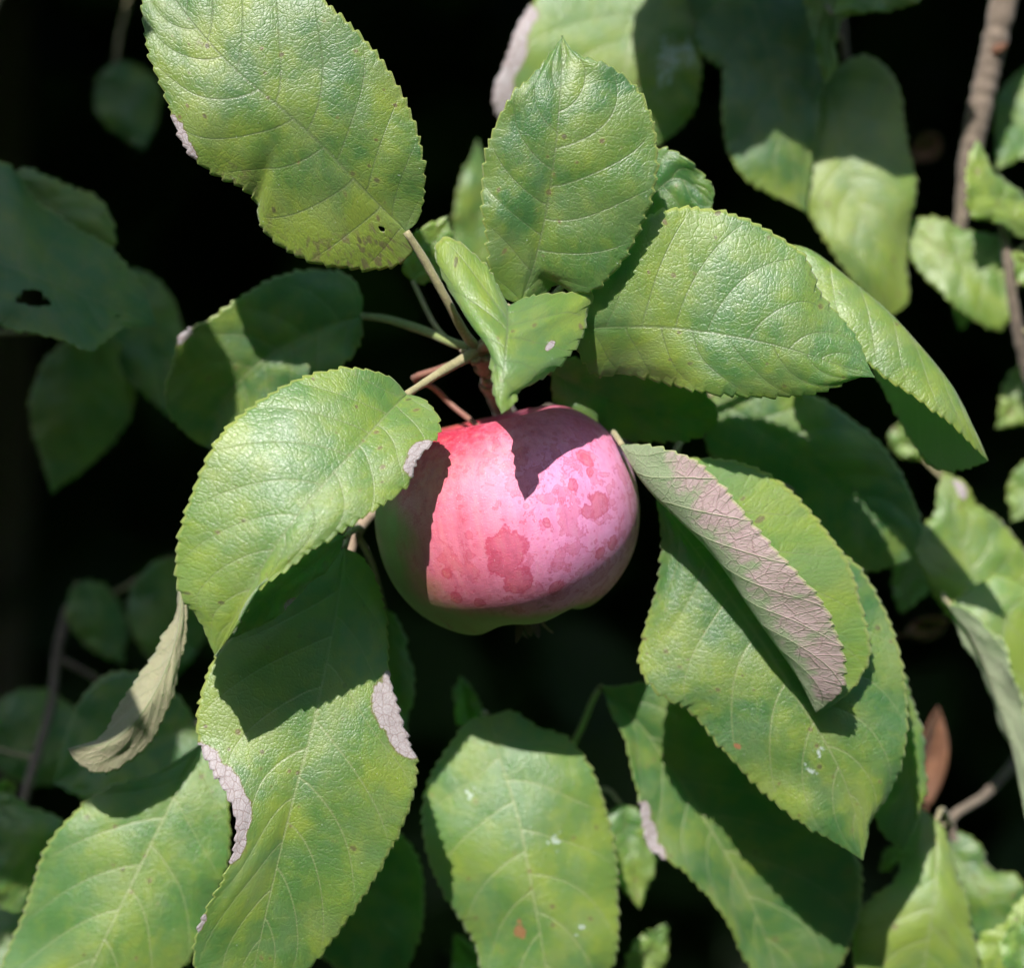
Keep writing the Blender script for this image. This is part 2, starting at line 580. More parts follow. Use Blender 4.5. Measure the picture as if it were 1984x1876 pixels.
    fade = np.clip(tt * 5, 0, 1) * np.clip((1 - tt) * 4, 0, 1) * np.clip(Sg * 6, 0, 1) * np.clip((1 - Sg) * 8, 0, 1)
    hgt = 0.95 * quilt * pil * fade
    hgt += bulge * (4 * tt * (1 - tt)) * np.sin(math.pi * np.clip(Sg, 0, 1))
    env = np.clip(Sg * 5, 0, 1) * np.clip((1 - Sg) * 5, 0, 1)
    hgt += 1.4 * wave * tt ** 2 * env * (np.sin(Sg * 6.283 * wf + ph[2] + (Tg > 0) * 2.1) + 0.45 * np.sin(Sg * 6.283 * wf * 2.3 + ph[3] + (Tg > 0) * 1.3))
    hgt += 4.0 * np.sin(Sg * 11 + ph[5]) * np.sin(Tg * 3.1 + ph[4]) * env * np.clip((1 - tt) * 3, 0, 1)
    hgt += 1.0 * np.sin(Sg * 23 + ph[4]) * np.sin(Tg * 7 + ph[5]) * env * np.clip((1 - tt) * 3, 0, 1)
    hgt -= 2.2 * np.exp(-(tt / 0.06) ** 2) * np.clip(1.1 - Sg, 0, 1)
    P = P + N * (hgt * PX)[..., None]
    N = normals(P) * sgn
    P = P + tooth
    # sharp base and tip rows collapse to a point: borrow neighbours' normals
    N[0], N[-1] = N[1], N[-2]
    top = P.reshape(-1, 3) - org
    bot = (P - N * thick * (0.6 + 0.4 * (1 - tt))[..., None]).reshape(-1, 3) - org
    nvx = len(top)
    idx = np.arange(nvx).reshape(ns, nt_)
    q = np.stack([idx[:-1, :-1], idx[1:, :-1], idx[1:, 1:], idx[:-1, 1:]], -1)
    kq = kill[:-1, :-1] & kill[1:, :-1] & kill[1:, 1:] & kill[:-1, 1:]
    colside = np.broadcast_to((np.arange(nt_ - 1) >= nh)[None, :], kq.shape)
    keep = ~kq.ravel()
    q = q.reshape(-1, 4)[keep]
    cs = colside.ravel()[keep]
    # orientation of q follows ds x dt: (i,j)->(i+1,j)->(i+1,j+1): normal = ds x dt
    if sgn < 0:
        q = q[:, ::-1]
    qb = q[:, ::-1] + nvx
    # rim: every directed border edge of the kept top faces
    ed = {}
    for f in q.tolist():
        for a, b in zip(f, f[1:] + f[:1]):
            ed[(a, b)] = 1
    rim = [(a, a + nvx, b + nvx, b) for (a, b) in ed if (b, a) not in ed]
    faces = np.vstack([q, qb, np.array(rim)])
    nq = len(q)
    midx = np.concatenate([np.zeros(nq), np.ones(nq), np.zeros(len(rim))])
    verts = np.vstack([top, bot])
    me = bpy.data.meshes.new(name)
    me.vertices.add(len(verts))
    me.vertices.foreach_set('co', verts.ravel().astype(np.float32))
    me.loops.add(len(faces) * 4)
    me.loops.foreach_set('vertex_index', faces.ravel().astype(np.int32))
    me.polygons.add(len(faces))
    me.polygons.foreach_set('loop_start', (np.arange(len(faces)) * 4).astype(np.int32))
    me.polygons.foreach_set('use_smooth', [True] * len(faces))
    me.materials.append(M_TOP)
    me.materials.append(M_UND)
    me.polygons.foreach_set('material_index', midx.astype(np.int32))
    # surface coordinates
    Sv = np.tile(Sg.ravel(), 2)
    Tv = np.tile(Tg.ravel(), 2)
    Vv = np.tile(vein.ravel(), 2)
    Wv = np.tile((Tg * np.interp(Sg, S, np.maximum(Wd, 0.15 * wmean))).ravel(), 2)
    fside = np.concatenate([cs, cs, np.zeros(len(rim), bool)])
    lv = faces.ravel()
    ls = np.repeat(fside, 4)
    ox, oy = r.random() * 40, r.random() * 40
    for nm, a, b in (('st', Sv[lv], Tv[lv]),
                     ('vein', Vv[lv] + np.where(ls, 0.57, 0.12) + 0.0, np.abs(Tv[lv])),
                     ('mm', Sv[lv] * Lm * 100 + ox, Wv[lv] * 100 + oy)):
        uvl = me.uv_layers.new(name=nm)
        uvl.data.foreach_set('uv', np.stack([a, b], 1).ravel().astype(np.float32))
    yv = np.full(Sv.shape, float(yel))

    def blob(lst, base):
        for (bs, bt, br, amt) in lst:
            d = np.hypot((Sv - bs) * Lm / PX, (Tv - bt) * wmean / PX)
            base = np.maximum(base, amt * np.clip(1.25 - d / br * 0.75, 0, 1)) if amt > 0 else base + amt * np.clip(1.2 - d / br, 0, 1)
        return base
    yv = blob(yspots, yv)
    dv = blob(dry, np.zeros_like(Sv))
    pv = blob(pink, np.zeros_like(Sv))
    ca = me.attributes.new('mask', 'FLOAT_COLOR', 'POINT')
    ca.data.foreach_set('color', np.stack([np.clip(yv, 0, 1), dv, np.full_like(Sv, tone), np.full_like(Sv, gloss)], 1).ravel().astype(np.float32))
    if len(pink):
        pa = me.attributes.new('pink', 'FLOAT', 'POINT')
        pa.data.foreach_set('value', pv.astype(np.float32))
    for nm, lst in (('white', white), ('rust', rust)):
        if lst:
            xa = me.attributes.new(nm, 'FLOAT', 'POINT')
            xa.data.foreach_set('value', blob(lst, np.zeros_like(Sv)).astype(np.float32))
    me.update(calc_edges=True)
    me.validate()
    o = link(name, me, parent)
    if label:
        o['label'] = label
    if stalk:
        pts = [mid[0]] + list(stalk)
        # begin the stalk a little up the midrib so that blade and stalk join
        tube('petiole', pts, stalk_r, stalk_mat or M_PET, o, n=22, seg=9, bumpy=0.03, origin=org)
    return o


def pleaf(parent, base, tip, w, dA=0, dB=0, bow=0, wa=None, sag=0, **kw):
    """a leaf by base, tip and half width; margins are generated from an apple-leaf outline"""
    b, t = np.array(base, float), np.array(tip, float)
    ax = (t - b)[:2]
    ln = np.linalg.norm(ax)
    ax /= ln
    pr = np.array([ax[1], -ax[0]])
    mid = []
    for f in np.linspace(0, 1, 6):
        p = b + (t - b) * f
        o = bow * math.sin(math.pi * f)
        mid.append((p[0] + pr[0] * o, p[1] + pr[1] * o, p[2] + sag * math.sin(math.pi * f)))
    prof = ((0.03, 0.28), (0.12, 0.64), (0.27, 0.93), (0.42, 1.0), (0.58, 0.89), (0.74, 0.60), (0.87, 0.26), (0.95, 0.08))
    A, B = [], []
    for f, h in prof:
        m = np.array([np.interp(f, np.linspace(0, 1, 6), [q[j] for q in mid]) for j in range(3)])
        wa_ = (wa if wa is not None else w)
        A.append((m[0] - pr[0] * wa_ * h, m[1] - pr[1] * wa_ * h, m[2] + dA * h))
        B.append((m[0] + pr[0] * w * h, m[1] + pr[1] * w * h, m[2] + dB * h))
    kw.setdefault('ns', 90)
    kw.setdefault('nh', 9)
    return leaf(parent, mid, A, B, **kw)


def shoot(name, at, label, group=None):
    o = empty(name, W(*at))
    tag(o, label, 'shoot', group)
    return o


# ================================================================== the setting
def ground():
    g = G('orchard_grass')
    co = g.n('ShaderNodeTexCoord').outputs['Object']
    n = g.noise(co, 3.0, 5).outputs[0]
    n2 = g.noise(co, 60, 3).outputs[0]
    col = g.mix(n, (0.030, 0.055, 0.018), (0.060, 0.075, 0.028))
    col = g.mix(g.math('MULTIPLY', n2, 0.5), col, (0.05, 0.04, 0.025))
    mat = g.out(g.principled(col, 0.9, 0.2, g.bump(n2, 0.02, 0.6)))
    s = 150
    nn = 40
    v, f = [], []
    for i in range(nn + 1):
        for j in range(nn + 1):
            x = (i / nn - 0.5) * 2
            y = (j / nn - 0.5) * 2
            x, y = math.copysign(abs(x) ** 2.2, x) * s, math.copysign(abs(y) ** 2.2, y) * s
            v.append((x, y, -1.35 + 0.03 * math.sin(x * 1.3) * math.cos(y * 1.7)))
    for i in range(nn):
        for j in range(nn):
            a = i * (nn + 1) + j
            f.append((a, a + nn + 1, a + nn + 2, a + 1))
    o = link('ground', mesh('ground', v, f, [mat]))
    tag(o, 'dark orchard grass below the apple tree', 'ground', kind='structure')


ground()


def mass(name, label, specs, seed, extra=(), size=1.0):
    """many loose leaves that nobody could count, one object; specs = (count, xlo,xhi, ylo,yhi, zlo,zhi)"""
    rg = np.random.default_rng(seed)
    C = [np.stack([rg.uniform(x0, x1, cnt), rg.uniform(y0, y1, cnt), rg.uniform(z0, z1, cnt)], 1) for (cnt, x0, x1, y0, y1, z0, z1) in specs]
    L = [rg.uniform(0.06, 0.10, len(c)) * size for c in C]
    if len(extra):
        C.append(np.array([e[0] for e in extra]))
        L.append(np.array([e[1] for e in extra]))
    C, L = np.vstack(C), np.concatenate(L)
    n = len(C)
    w = L * rg.uniform(0.26, 0.34, n)
    ax = np.stack([rg.normal(size=n) * 0.8, -0.35 + rg.normal(size=n) * 0.4, -0.7 + rg.normal(size=n) * 0.6], 1)
    ax /= np.linalg.norm(ax, axis=1)[:, None]
    nn = np.stack([rg.normal(size=n) * 0.45, -0.8 + rg.normal(size=n) * 0.3, 0.6 + rg.normal(size=n) * 0.35], 1)
    sd = np.cross(ax, nn)
    sd /= np.linalg.norm(sd, axis=1)[:, None]
    nn = np.cross(sd, ax)
    cup = rg.uniform(0.1, 0.45, n)
    bend = rg.uniform(-0.1, 0.3, n)
    prof = np.array([0.0, 0.75, 1.0, 0.72, 0.0])
    V = np.zeros((n, 15, 3))
    for i in range(5):
        s = i / 4
        p = C + ax * (L * (s - 0.5))[:, None] - nn * (bend * L * (s - 0.4) ** 2)[:, None]
        for k in (-1, 0, 1):
            V[:, i * 3 + k + 1] = p + sd * (k * w * prof[i])[:, None] + nn * (abs(k) * cup * w * prof[i])[:, None]
    q = np.array([(i*3 + k, i*3 + k + 1, i*3 + k + 4, i*3 + k + 3) for i in range(4) for k in range(2)])
    F = (np.arange(n) * 15)[:, None, None] + q[None]
    F = F.reshape(-1, 4)
    me = bpy.data.meshes.new(name)
    me.vertices.add(n * 15)
    me.vertices.foreach_set('co', V.ravel().astype(np.float32))
    me.loops.add(len(F) * 4)
    me.loops.foreach_set('vertex_index', F.ravel().astype(np.int32))
    me.polygons.add(len(F))
    me.polygons.foreach_set('loop_start', (np.arange(len(F)) * 4).astype(np.int32))
    me.polygons.foreach_set('use_smooth', [True] * len(F))
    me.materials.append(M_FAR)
    at = me.attributes.new('tint', 'FLOAT', 'POINT')
    at.data.foreach_set('value', np.repeat(rg.random(n), 15).astype(np.float32))
    me.update(calc_edges=True)
    o = link(name, me)
    tag(o, label, 'foliage', kind='stuff')
    return o


# the tree goes on behind the view; leaves around it are added for shade
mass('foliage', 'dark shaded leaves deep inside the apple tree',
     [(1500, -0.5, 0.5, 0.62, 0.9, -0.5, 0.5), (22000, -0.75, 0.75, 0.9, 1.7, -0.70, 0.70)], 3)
# unseen leaves added outside the view to shade its left and upper right
above = []
for (c0, c1, e0, e1, d, step, sz) in ((60, 640, -160, 185, -1050, 95, 0.075), (640, 1290, -220, 90, -1100, 100, 0.08), (-900, -600, -200, 260, -350, 90, 0.08), (650, 650, 300, 300, -1000, 60, 0.05),
                                  (-900, -330, 1310, 1640, -150, 95, 0.08)):
    cc = c0
    while cc <= c1:
        ee = e0
        while ee <= e1:
            dd = d + rng.uniform(-60, 60)
            e_, c_ = ee + rng.uniform(-25, 25), cc + rng.uniform(-25, 25)
            above.append((np.array([(e_ + 0.27 / 1.1 * dd - 992) * PX, dd * PX, -(c_ + dd / 1.1 - 938) * PX]), sz))
            ee += step
        cc += step
mass('shading_foliage', 'unseen crown leaves added around the view to shade the dark gaps',
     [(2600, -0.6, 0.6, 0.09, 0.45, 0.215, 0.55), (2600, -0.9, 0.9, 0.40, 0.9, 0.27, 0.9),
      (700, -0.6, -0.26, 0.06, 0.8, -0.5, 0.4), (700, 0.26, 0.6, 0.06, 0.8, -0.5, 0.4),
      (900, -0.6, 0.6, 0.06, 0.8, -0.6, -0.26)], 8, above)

# unseen row of leaves added behind the camera to cut the low sky light
mass('sky_block_row', 'unseen row of leaves added behind the camera to block low sky',
     [(20000, -7, 7, -4.9, -3.6, -1.35, 1.7)], 21, size=2.2)


def trunk():
    root = empty('tree_trunk', W(-20, 1900, 4300))
    o = np.array(root.location)
    tube('bark', [(-60, 2400, 4300), (-40, 1700, 4250), (-10, 1200, 4280), (10, 700, 4320), (0, 250, 4300), (30, -300, 4280)],
         (150, 125, 105, 95, 90, 80), M_BARK, root, n=40, seg=18, bumpy=0.03, origin=o)
    tag(root, 'grey brown out of focus tree trunk at the dark edge', 'trunk')


def branch():
    root = empty('branch', W(1860, 430, 560))
    o = np.array(root.location)
    tube('bark', [(1858, 460, 560), (1880, 300, 545), (1905, 180, 530), (1928, 80, 520), (1950, -20, 510), (1975, -140, 500)],
         (13, 20, 27, 26, 31, 29), M_BARK, root, n=80, seg=16, bumpy=0.07, origin=o)
    tube('bud', [(1925, 100, 505), (1940, 92, 490), (1950, 84, 480)], (11, 13, 3), M_DRY, root, n=8, seg=8, origin=o)
    tag(root, 'brown woody branch slanting down beside the dark gap', 'branch')


trunk()
branch()


# ================================================================== the apple
def apple():
    cx, cy = 983, 1003
    c = W(cx, cy, 0)
    root = empty('apple', c)
    tag(root, 'ripe pink and red apple with pale bloom, hanging among the leaves', 'apple')
    Rr, H = 258.0, 222.0
    nu, nv_ = 144, 110
    V, F = [], []
    phis = np.linspace(0.012, math.pi - 0.012, nv_)
    for ph in phis:
        for k in range(nu):
            th = 2 * math.pi * k / nu
            sp, cp = math.sin(ph), math.cos(ph)
            r = Rr * sp ** (0.86 if cp > 0 else 0.82)
            r *= 1 + 0.012 * math.sin(th * 2 + 0.6) + 0.010 * math.cos(5 * th + 0.5) * (0.5 - 0.5 * cp)
            r *= 1 - 0.025 * (1 - cp) ** 2 * 0.5           # a little narrower below
            q = r / Rr
            h = H * (abs(cp) ** (0.96 if cp > 0 else 0.92)) * math.copysign(1, cp)
            if cp > 0:
                h -= 0.50 * H * math.exp(-(q / 0.30) ** 2)
            else:
                h += 0.42 * H * math.exp(-(q / 0.27) ** 2)
                h -= 5 * math.cos(5 * th + 0.5) * math.exp(-((q - 0.42) / 0.18) ** 2)
            h += 3 * math.sin(th + 2.0) * (1 if cp > 0 else 1.4)
            V.append((r * math.cos(th) * PX, r * math.sin(th) * PX, h * PX))
    for i in range(nv_ - 1):
        for k in range(nu):
            k2 = (k + 1) % nu
            F.append((i*nu + k, (i+1)*nu + k, (i+1)*nu + k2, i*nu + k2))
    F.append(tuple(range(nu)))
    F.append(tuple((nv_-1)*nu + k for k in range(nu))[::-1])
    # ---- skin
    g = G('apple_skin')
    co = g.n('ShaderNodeTexCoord').outputs['Object']
    sc = g.n('ShaderNodeVectorMath', operation='SCALE')
    g.put(sc.inputs[0], co)
    sc.inputs['Scale'].default_value = 1 / (Rr * PX)
    P = sc.outputs[0]                    # about unit size
    x, y, z = sep(g, P)
    nA = g.noise(P, 1.6, 3).outputs[0]
    nB = g.noise(P, 5.0, 4, 0.6).outputs[0]
    nC = g.noise(P, 22, 3, 0.6).outputs[0]
    nD = g.noise(P, 90, 2).outputs[0]
    # blush on the side that has hung towards the light; green where leaves kept it shaded
    b = g.math('MULTIPLY_ADD', y, -0.55, g.math('MULTIPLY', x, 0.62))
    b = g.math('ADD', b, g.math('MULTIPLY', g.math('SUBTRACT', nA, 0.5), 0.55))
    b = g.math('ADD', b, g.math('MULTIPLY', g.math('SUBTRACT', nB, 0.5), 0.18))
    b = g.math('ADD', b, g.ramp(z, 0.0, 0.75, 0.0, 0.38))
    low = g.ramp(z, -0.92, -0.38, 0.80, 0.0)
    b = g.math('SUBTRACT', b, low)
    blush = g.ramp(b, -0.32, 0.10)
    green = g.mix(nB, (0.13, 0.19, 0.035), (0.20, 0.26, 0.06))
    red = g.mix(g.ramp(nA, 0.38, 0.62), (0.40, 0.022, 0.055), (0.46, 0.050, 0.052))
    red = g.mix(g.math('MULTIPLY', g.ramp(nB, 0.5, 0.7), 0.35), red, (0.28, 0.020, 0.05))
    # streaks that run from stalk to eye
    stv = g.n('ShaderNodeVectorMath', operation='MULTIPLY')
    g.put(stv.inputs[0], P)
    stv.inputs[1].default_value = (1, 1, 0.10)
    stn = g.noise(stv.outputs[0], 16, 4, 0.6).outputs[0]
    red = g.mix(g.math('MULTIPLY', g.ramp(stn, 0.46, 0.62), 0.55), red, (0.26, 0.012, 0.030))
    blush = g.math('MULTIPLY_ADD', g.math('SUBTRACT', stn, 0.5), 0.5, blush, clamp=True)
    col = g.mix(blush, green, red)
    # fine pale dots of the skin
    dots = g.vor(P, 26)
    dt = g.math('MULTIPLY', g.math('SUBTRACT', 0.13, dots.outputs['Distance']), 14, clamp=True)
    # waxy bloom, rubbed off in patches whose edge is darker
    zone = g.noise(P, 2.6, 2).outputs[0]
    pn = g.noise(P, 7.5, 8, 0.62, 0.6).outputs[0]
    k0 = g.math('ADD', pn, g.math('MULTIPLY', g.math('SUBTRACT', zone, 0.5), 0.50))
    k0 = g.math('ADD', k0, g.ramp(x, -0.35, 0.5, -0.04, 0.03))
    rub = g.ramp(k0, 0.57, 0.605)
    edge = g.math('MULTIPLY', g.ramp(k0, 0.562, 0.580), g.ramp(k0, 0.580, 0.612, 1, 0))
    rubs = [g.math('MULTIPLY', rub, 0.8)]
    edges = [edge]
    tl = (Matrix.Rotation(R_(-11), 3, 'Y') @ Matrix.Rotation(R_(4), 3, 'X')).inverted()
    best = None
    for (X, Y, rr_) in ((985, 1062, 40), (972, 1085, 34), (1003, 1118, 30), (1162, 978, 30), (1140, 990, 18), (1132, 892, 20), (1140, 915, 12), (1190, 1052, 20),
                        (1165, 1072, 16), (1108, 940, 14), (1075, 1135, 16), (890, 1150, 14), (930, 1160, 12), (870, 1105, 12), (1060, 1010, 10)):
        ux, uz = (X - 983) / 258.0, -(Y - 1003) / 232.0
        c3 = tl @ Vector((ux, -math.sqrt(max(0.02, 1 - ux * ux - uz * uz)), uz * 0.9))
        dn_ = g.n('ShaderNodeVectorMath', operation='DISTANCE')
        g.put(dn_.inputs[0], P)
        dn_.inputs[1].default_value = tuple(c3)
        kk = g.math('SUBTRACT', 1.0, g.math('DIVIDE', dn_.outputs['Value'], rr_ / 258.0))
        best = kk if best is None else g.math('MAXIMUM', best, kk)
    best = g.math('ADD', best, g.math('MULTIPLY', g.math('SUBTRACT', g.noise(P, 11, 6, 0.62).outputs[0], 0.5), 2.0))
    rubs.append(g.math('MULTIPLY', g.ramp(best, 0.05, 0.16), 1.5))
    edges.append(g.math('MULTIPLY', g.ramp(best, -0.02, 0.08), g.ramp(best, 0.10, 0.34, 1, 0)))
    for scl, big, dens in ((7.0, 0.30, 0.66), (13.0, 0.36, 0.50), (26.0, 0.40, 0.55)):
        pn2 = g.vor(P, scl)
        c2 = g.n('ShaderNodeSeparateColor')
        g.put(c2.inputs[0], pn2.outputs['Color'])
        rr = g.ramp(c2.outputs[0], dens, 1.0, 0.0, big, smooth=False)
        d2 = g.math('ADD', pn2.outputs['Distance'], g.math('MULTIPLY', g.math('SUBTRACT', nC, 0.5), 0.45))
        df = g.math('SUBTRACT', rr, d2)
        drop = g.math('MULTIPLY', df, 20, clamp=True)
        rubs.append(g.math('MULTIPLY', drop, 0.8))
        edges.append(g.math('MULTIPLY', drop, g.math('SUBTRACT', 1.0, g.math('MULTIPLY', df, 9, clamp=True))))
    rubbed, line = rubs[0], edges[0]
    for a_, b_ in zip(rubs[1:], edges[1:]):
        rubbed = g.math('MAXIMUM', rubbed, a_)
        line = g.math('MAXIMUM', line, b_)
    bl = g.math('MULTIPLY_ADD', nB, 0.40, 0.06)
    bl = g.math('MULTIPLY_ADD', nC, 0.26, bl)
    bl = g.math('MULTIPLY_ADD', g.math('SUBTRACT', stn, 0.5), -0.35, bl)
    bl = g.math('MULTIPLY_ADD', nA, 0.25, bl)
    bl = g.math('ADD', bl, g.ramp(x, -0.7, 0.4, -0.22, 0.14))
    bl = g.math('ADD', bl, g.ramp(z, 0.20, 0.85, 0.05, -0.45))  # less bloom at left and top, partly painting the leaf shade deeper
    bl = g.math('MAXIMUM', bl, 0.0)
    bl = g.math('MULTIPLY', bl, g.math('MULTIPLY_ADD', rubbed, -0.34, 1.0))
    bl = g.math('MULTIPLY', bl, g.ramp(blush, 0.0, 1.0, 0.25, 1.0), clamp=True)
    col = g.mix(bl, col, g.mix(blush, (0.36, 0.42, 0.27), g.mix(g.ramp(x, -0.4, 0.6), (0.66, 0.25, 0.38), (0.72, 0.32, 0.58))))
    col = g.mix(g.math('MULTIPLY', g.math('MULTIPLY', dt, blush), 0.28), col, (0.66, 0.40, 0.38))
    col = g.mix(g.math('MULTIPLY', g.math('MULTIPLY', line, blush), 0.5), col, (0.36, 0.015, 0.06))
    wd = g.vor(P, 55)
    wds = g.math('MULTIPLY', g.math('SUBTRACT', 0.16, wd.outputs['Distance']), 12, clamp=True)
    wcs = g.n('ShaderNodeSeparateColor')
    g.put(wcs.inputs[0], wd.outputs['Color'])
    wds = g.math('MULTIPLY', wds, g.math('GREATER_THAN', wcs.outputs[0], 0.80))
    col = g.mix(g.math('MULTIPLY', wds, 0.5), col, (0.75, 0.62, 0.66))
    # russet near the eye
    rus = g.math('MULTIPLY', g.ramp(g.noise(P, 9, 5, 0.65).outputs[0], 0.58, 0.62), g.ramp(z, -0.72, -0.5, 1, 0))
    col = g.mix(g.math('MULTIPLY', rus, 0.7), col, (0.22, 0.10, 0.05))
    fine = g.math('MULTIPLY_ADD', nD, 0.6, g.math('MULTIPLY', nC, 0.4))
    nor = g.bump(fine, 0.0003, 0.6)
    rough = g.math('MULTIPLY_ADD', bl, 0.15, 0.50)
    p = g.n('ShaderNodeBsdfPrincipled')
    g.put(p.inputs['Base Color'], col)
    g.put(p.inputs['Roughness'], rough)
    p.inputs['Specular IOR Level'].default_value = 0.5
    p.inputs['Sheen Weight'].default_value = 0.05
    p.inputs['Subsurface Weight'].default_value = 0.12
    p.inputs['Subsurface Radius'].default_value = (1.0, 0.35, 0.25)
    p.inputs['Subsurface Scale'].default_value = 0.0025
    g.put(p.inputs['Normal'], nor)
    mat = g.out(p.outputs[0])
    body = link('fruit_body', mesh('fruit_body', V, F, [mat]), root)
    tilt = Matrix.Rotation(R_(-11), 3, 'Y') @ Matrix.Rotation(R_(4), 3, 'X')
    body.rotation_euler = tilt.to_euler()

    def A(p):                            # apple axes -> root axes
        return np.array(tilt @ Vector([q * PX for q in p]))
    # stalk in the upper hollow
    path = spline([A((0, 0, 60)), A((-4, 6, 150)), W(872, 782, 60) - c, W(836, 748, 40) - c, W(800, 735, 30) - c, W(850, 716, 0) - c, W(925, 690, -40) - c], 36)
    v, f = tube_geo(path, [7 * PX, 6 * PX, 5.5 * PX, 6 * PX, 7 * PX, 8 * PX], 10)
    link('stalk', mesh('stalk', v, f, [M_RED]), root)
    # withered calyx in the lower hollow
    cb = A((0, 0, -128))
    dn = A((0, 0, -1)) / PX
    ax = A((1, 0, 0)) / PX
    ay = A((0, 1, 0)) / PX
    v, f = tube_geo([cb - dn * 10 * PX, cb + dn * 28 * PX, cb + dn * 60 * PX], [26 * PX, 24 * PX, 18 * PX], 12)
    cal = link('calyx', mesh('calyx', v, f, [M_BARK]), root)
    for k in range(5):
        w = 2 * math.pi * k / 5 + 0.3
        rd = ax * math.cos(w) + ay * math.sin(w)
        td = np.cross(rd, dn)
        vs, fs = [], []
        rows = 7
        curl = 0.6 + 0.5 * rng.random()
        for i in range(rows):
            s = i / (rows - 1)
            p = cb + dn * (52 + 74 * s - 14 * s * s) * PX + rd * (14 + 10 * s + 26 * curl * s * s * math.sin(k * 2.1 + 1)) * PX
            ww = 15 * (1 - s) ** 0.5 * PX
            for j in (-1, 0, 1):
                vs.append(p + td * j * ww + rd * (abs(j) * 4 * PX))
        for i in range(rows - 1):
            for j in range(2):
                a = i * 3 + j
                fs.append((a, a + 1, a + 4, a + 3))
        link('sepal', mesh('sepal', vs, fs, [M_WITHER]), cal)
    return root


apple()


# ================================================================== the fruiting spur in the middle
sp = shoot('fruiting_spur', (930, 690, -30), 'short knobbly twig above the apple carrying the sharpest green leaves')
so = np.array(sp.location)
tube('stem', [(1010, 900, 420), (985, 820, 240), (950, 740, 60), (930, 690, -40), (922, 672, -62)], (30, 26, 20, 17, 12), M_TWIG, sp, n=40, seg=14, bumpy=0.09, origin=so)
for bx, by, bd, rr in ((905, 686, -52, 11), (938, 664, -60, 13), (948, 700, -52, 12), (918, 702, -66, 10)):
    tube('bud', [(930, 690, -40), (bx, by, bd), (bx + (bx - 930) * 0.5, by + (by - 690) * 0.4 - 6, bd - 12)], (rr, rr, 3), M_TWIG, sp, n=8, seg=8, origin=so)
for k in range(10):
    w = k * 2.4
    bx, by, bd = 932 + 15 * math.cos(w) + k * 2, 690 + k * 7, -38 + 15 * math.sin(w) + k * 9
    tube('bud_scale', [(934 + k * 2, 692 + k * 7, -30 + k * 9), (bx, by, bd), (bx + 7 * math.cos(w), by - 9, bd + 6 * math.sin(w))], (9, 8, 2), M_TWIG, sp, n=7, seg=7, origin=so)
NODE = (925, 678, -50)

# big leaf, upper left
leaf(sp, [(787, 448, -190), (700, 362, -225), (620, 278, -250), (540, 205, -265), (460, 138, -270), (400, 75, -262), (345, 5, -245), (296, -75, -215)],
     [(802, 472, -180), (790, 497, -172), (752, 518, -165), (688, 519, -162), (600, 502, -170), (540, 472, -176), (505, 434, -186), (497, 388, -192), (468, 362, -222), (420, 338, -235), (372, 300, -250), (345, 250, -255), (325, 190, -258), (295, 115, -255), (278, 35, -245), (280, -35, -230)],
     [(806, 432, -190), (819, 380, -205), (819, 320, -225), (800, 235, -240), (765, 160, -250), (715, 90, -255), (655, 30, -255), (580, -30, -250), (480, -70, -240), (370, -92, -228)],
     ns=230, nh=22, nv=9, tone=0.32, yel=0.08, wave=3, gloss=0.0, quilt=2.2,
     yspots=[(0.06, -0.7, 120, 1.0), (0.16, -0.9, 95, 0.95), (0.26, -0.95, 80, 0.85), (0.36, -0.95, 70, 0.75), (0.48, -0.95, 90, 0.8), (0.72, -0.12, 45, 0.8), (0.62, -0.75, 60, 0.5), (0.78, -0.75, 60, 0.55), (0.3, 0.8, 60, 0.45), (0.75, 0.7, 90, 0.5)],
     dry=[(0.60, -1.0, 17, 0.95), (0.635, -0.99, 20, 1.0), (0.66, -1.0, 14, 0.9)], holes=[(0.10, -0.42, 8, 1.0)],
     label='large leaf with yellowed brown speckled lower lobe and a tiny hole',
     stalk=[(820, 500, -170), (862, 575, -135), (900, 645, -85), NODE], stalk_r=(7, 8.5, 8, 9, 11))

# upright leaf above the apple
leaf(sp, [(1008, 590, -215), (1035, 510, -235), (1058, 410, -265), (1074, 300, -285), (1084, 200, -290), (1088, 130, -280), (1090, 68, -265)],
     [(980, 578, -222), (955, 540, -240), (946, 470, -258), (936, 400, -268), (938, 330, -276), (958, 250, -285), (1000, 180, -288), (1040, 138, -282), (1072, 96, -270)],
     [(1045, 575, -200), (1080, 545, -185), (1110, 562, -215), (1150, 560, -235), (1205, 505, -250), (1248, 420, -262), (1270, 330, -268), (1266, 250, -272), (1235, 175, -280), (1180, 128, -282), (1130, 112, -278), (1104, 92, -270)],
     ns=200, nh=20, nv=7.5, tone=0.30, yel=-0.15, wave=4, gloss=0.2, quilt=2.6, bulge=5,
     yspots=[(0.93, 0.2, 60, 0.45), (0.45, 0.6, 70, 0.35), (0.15, 0.7, 60, 0.3)],
     label='upright leaf with a pointed tip above the apple',
     stalk=[(995, 625, -195), (965, 660, -120), NODE], stalk_r=(6, 7, 8))

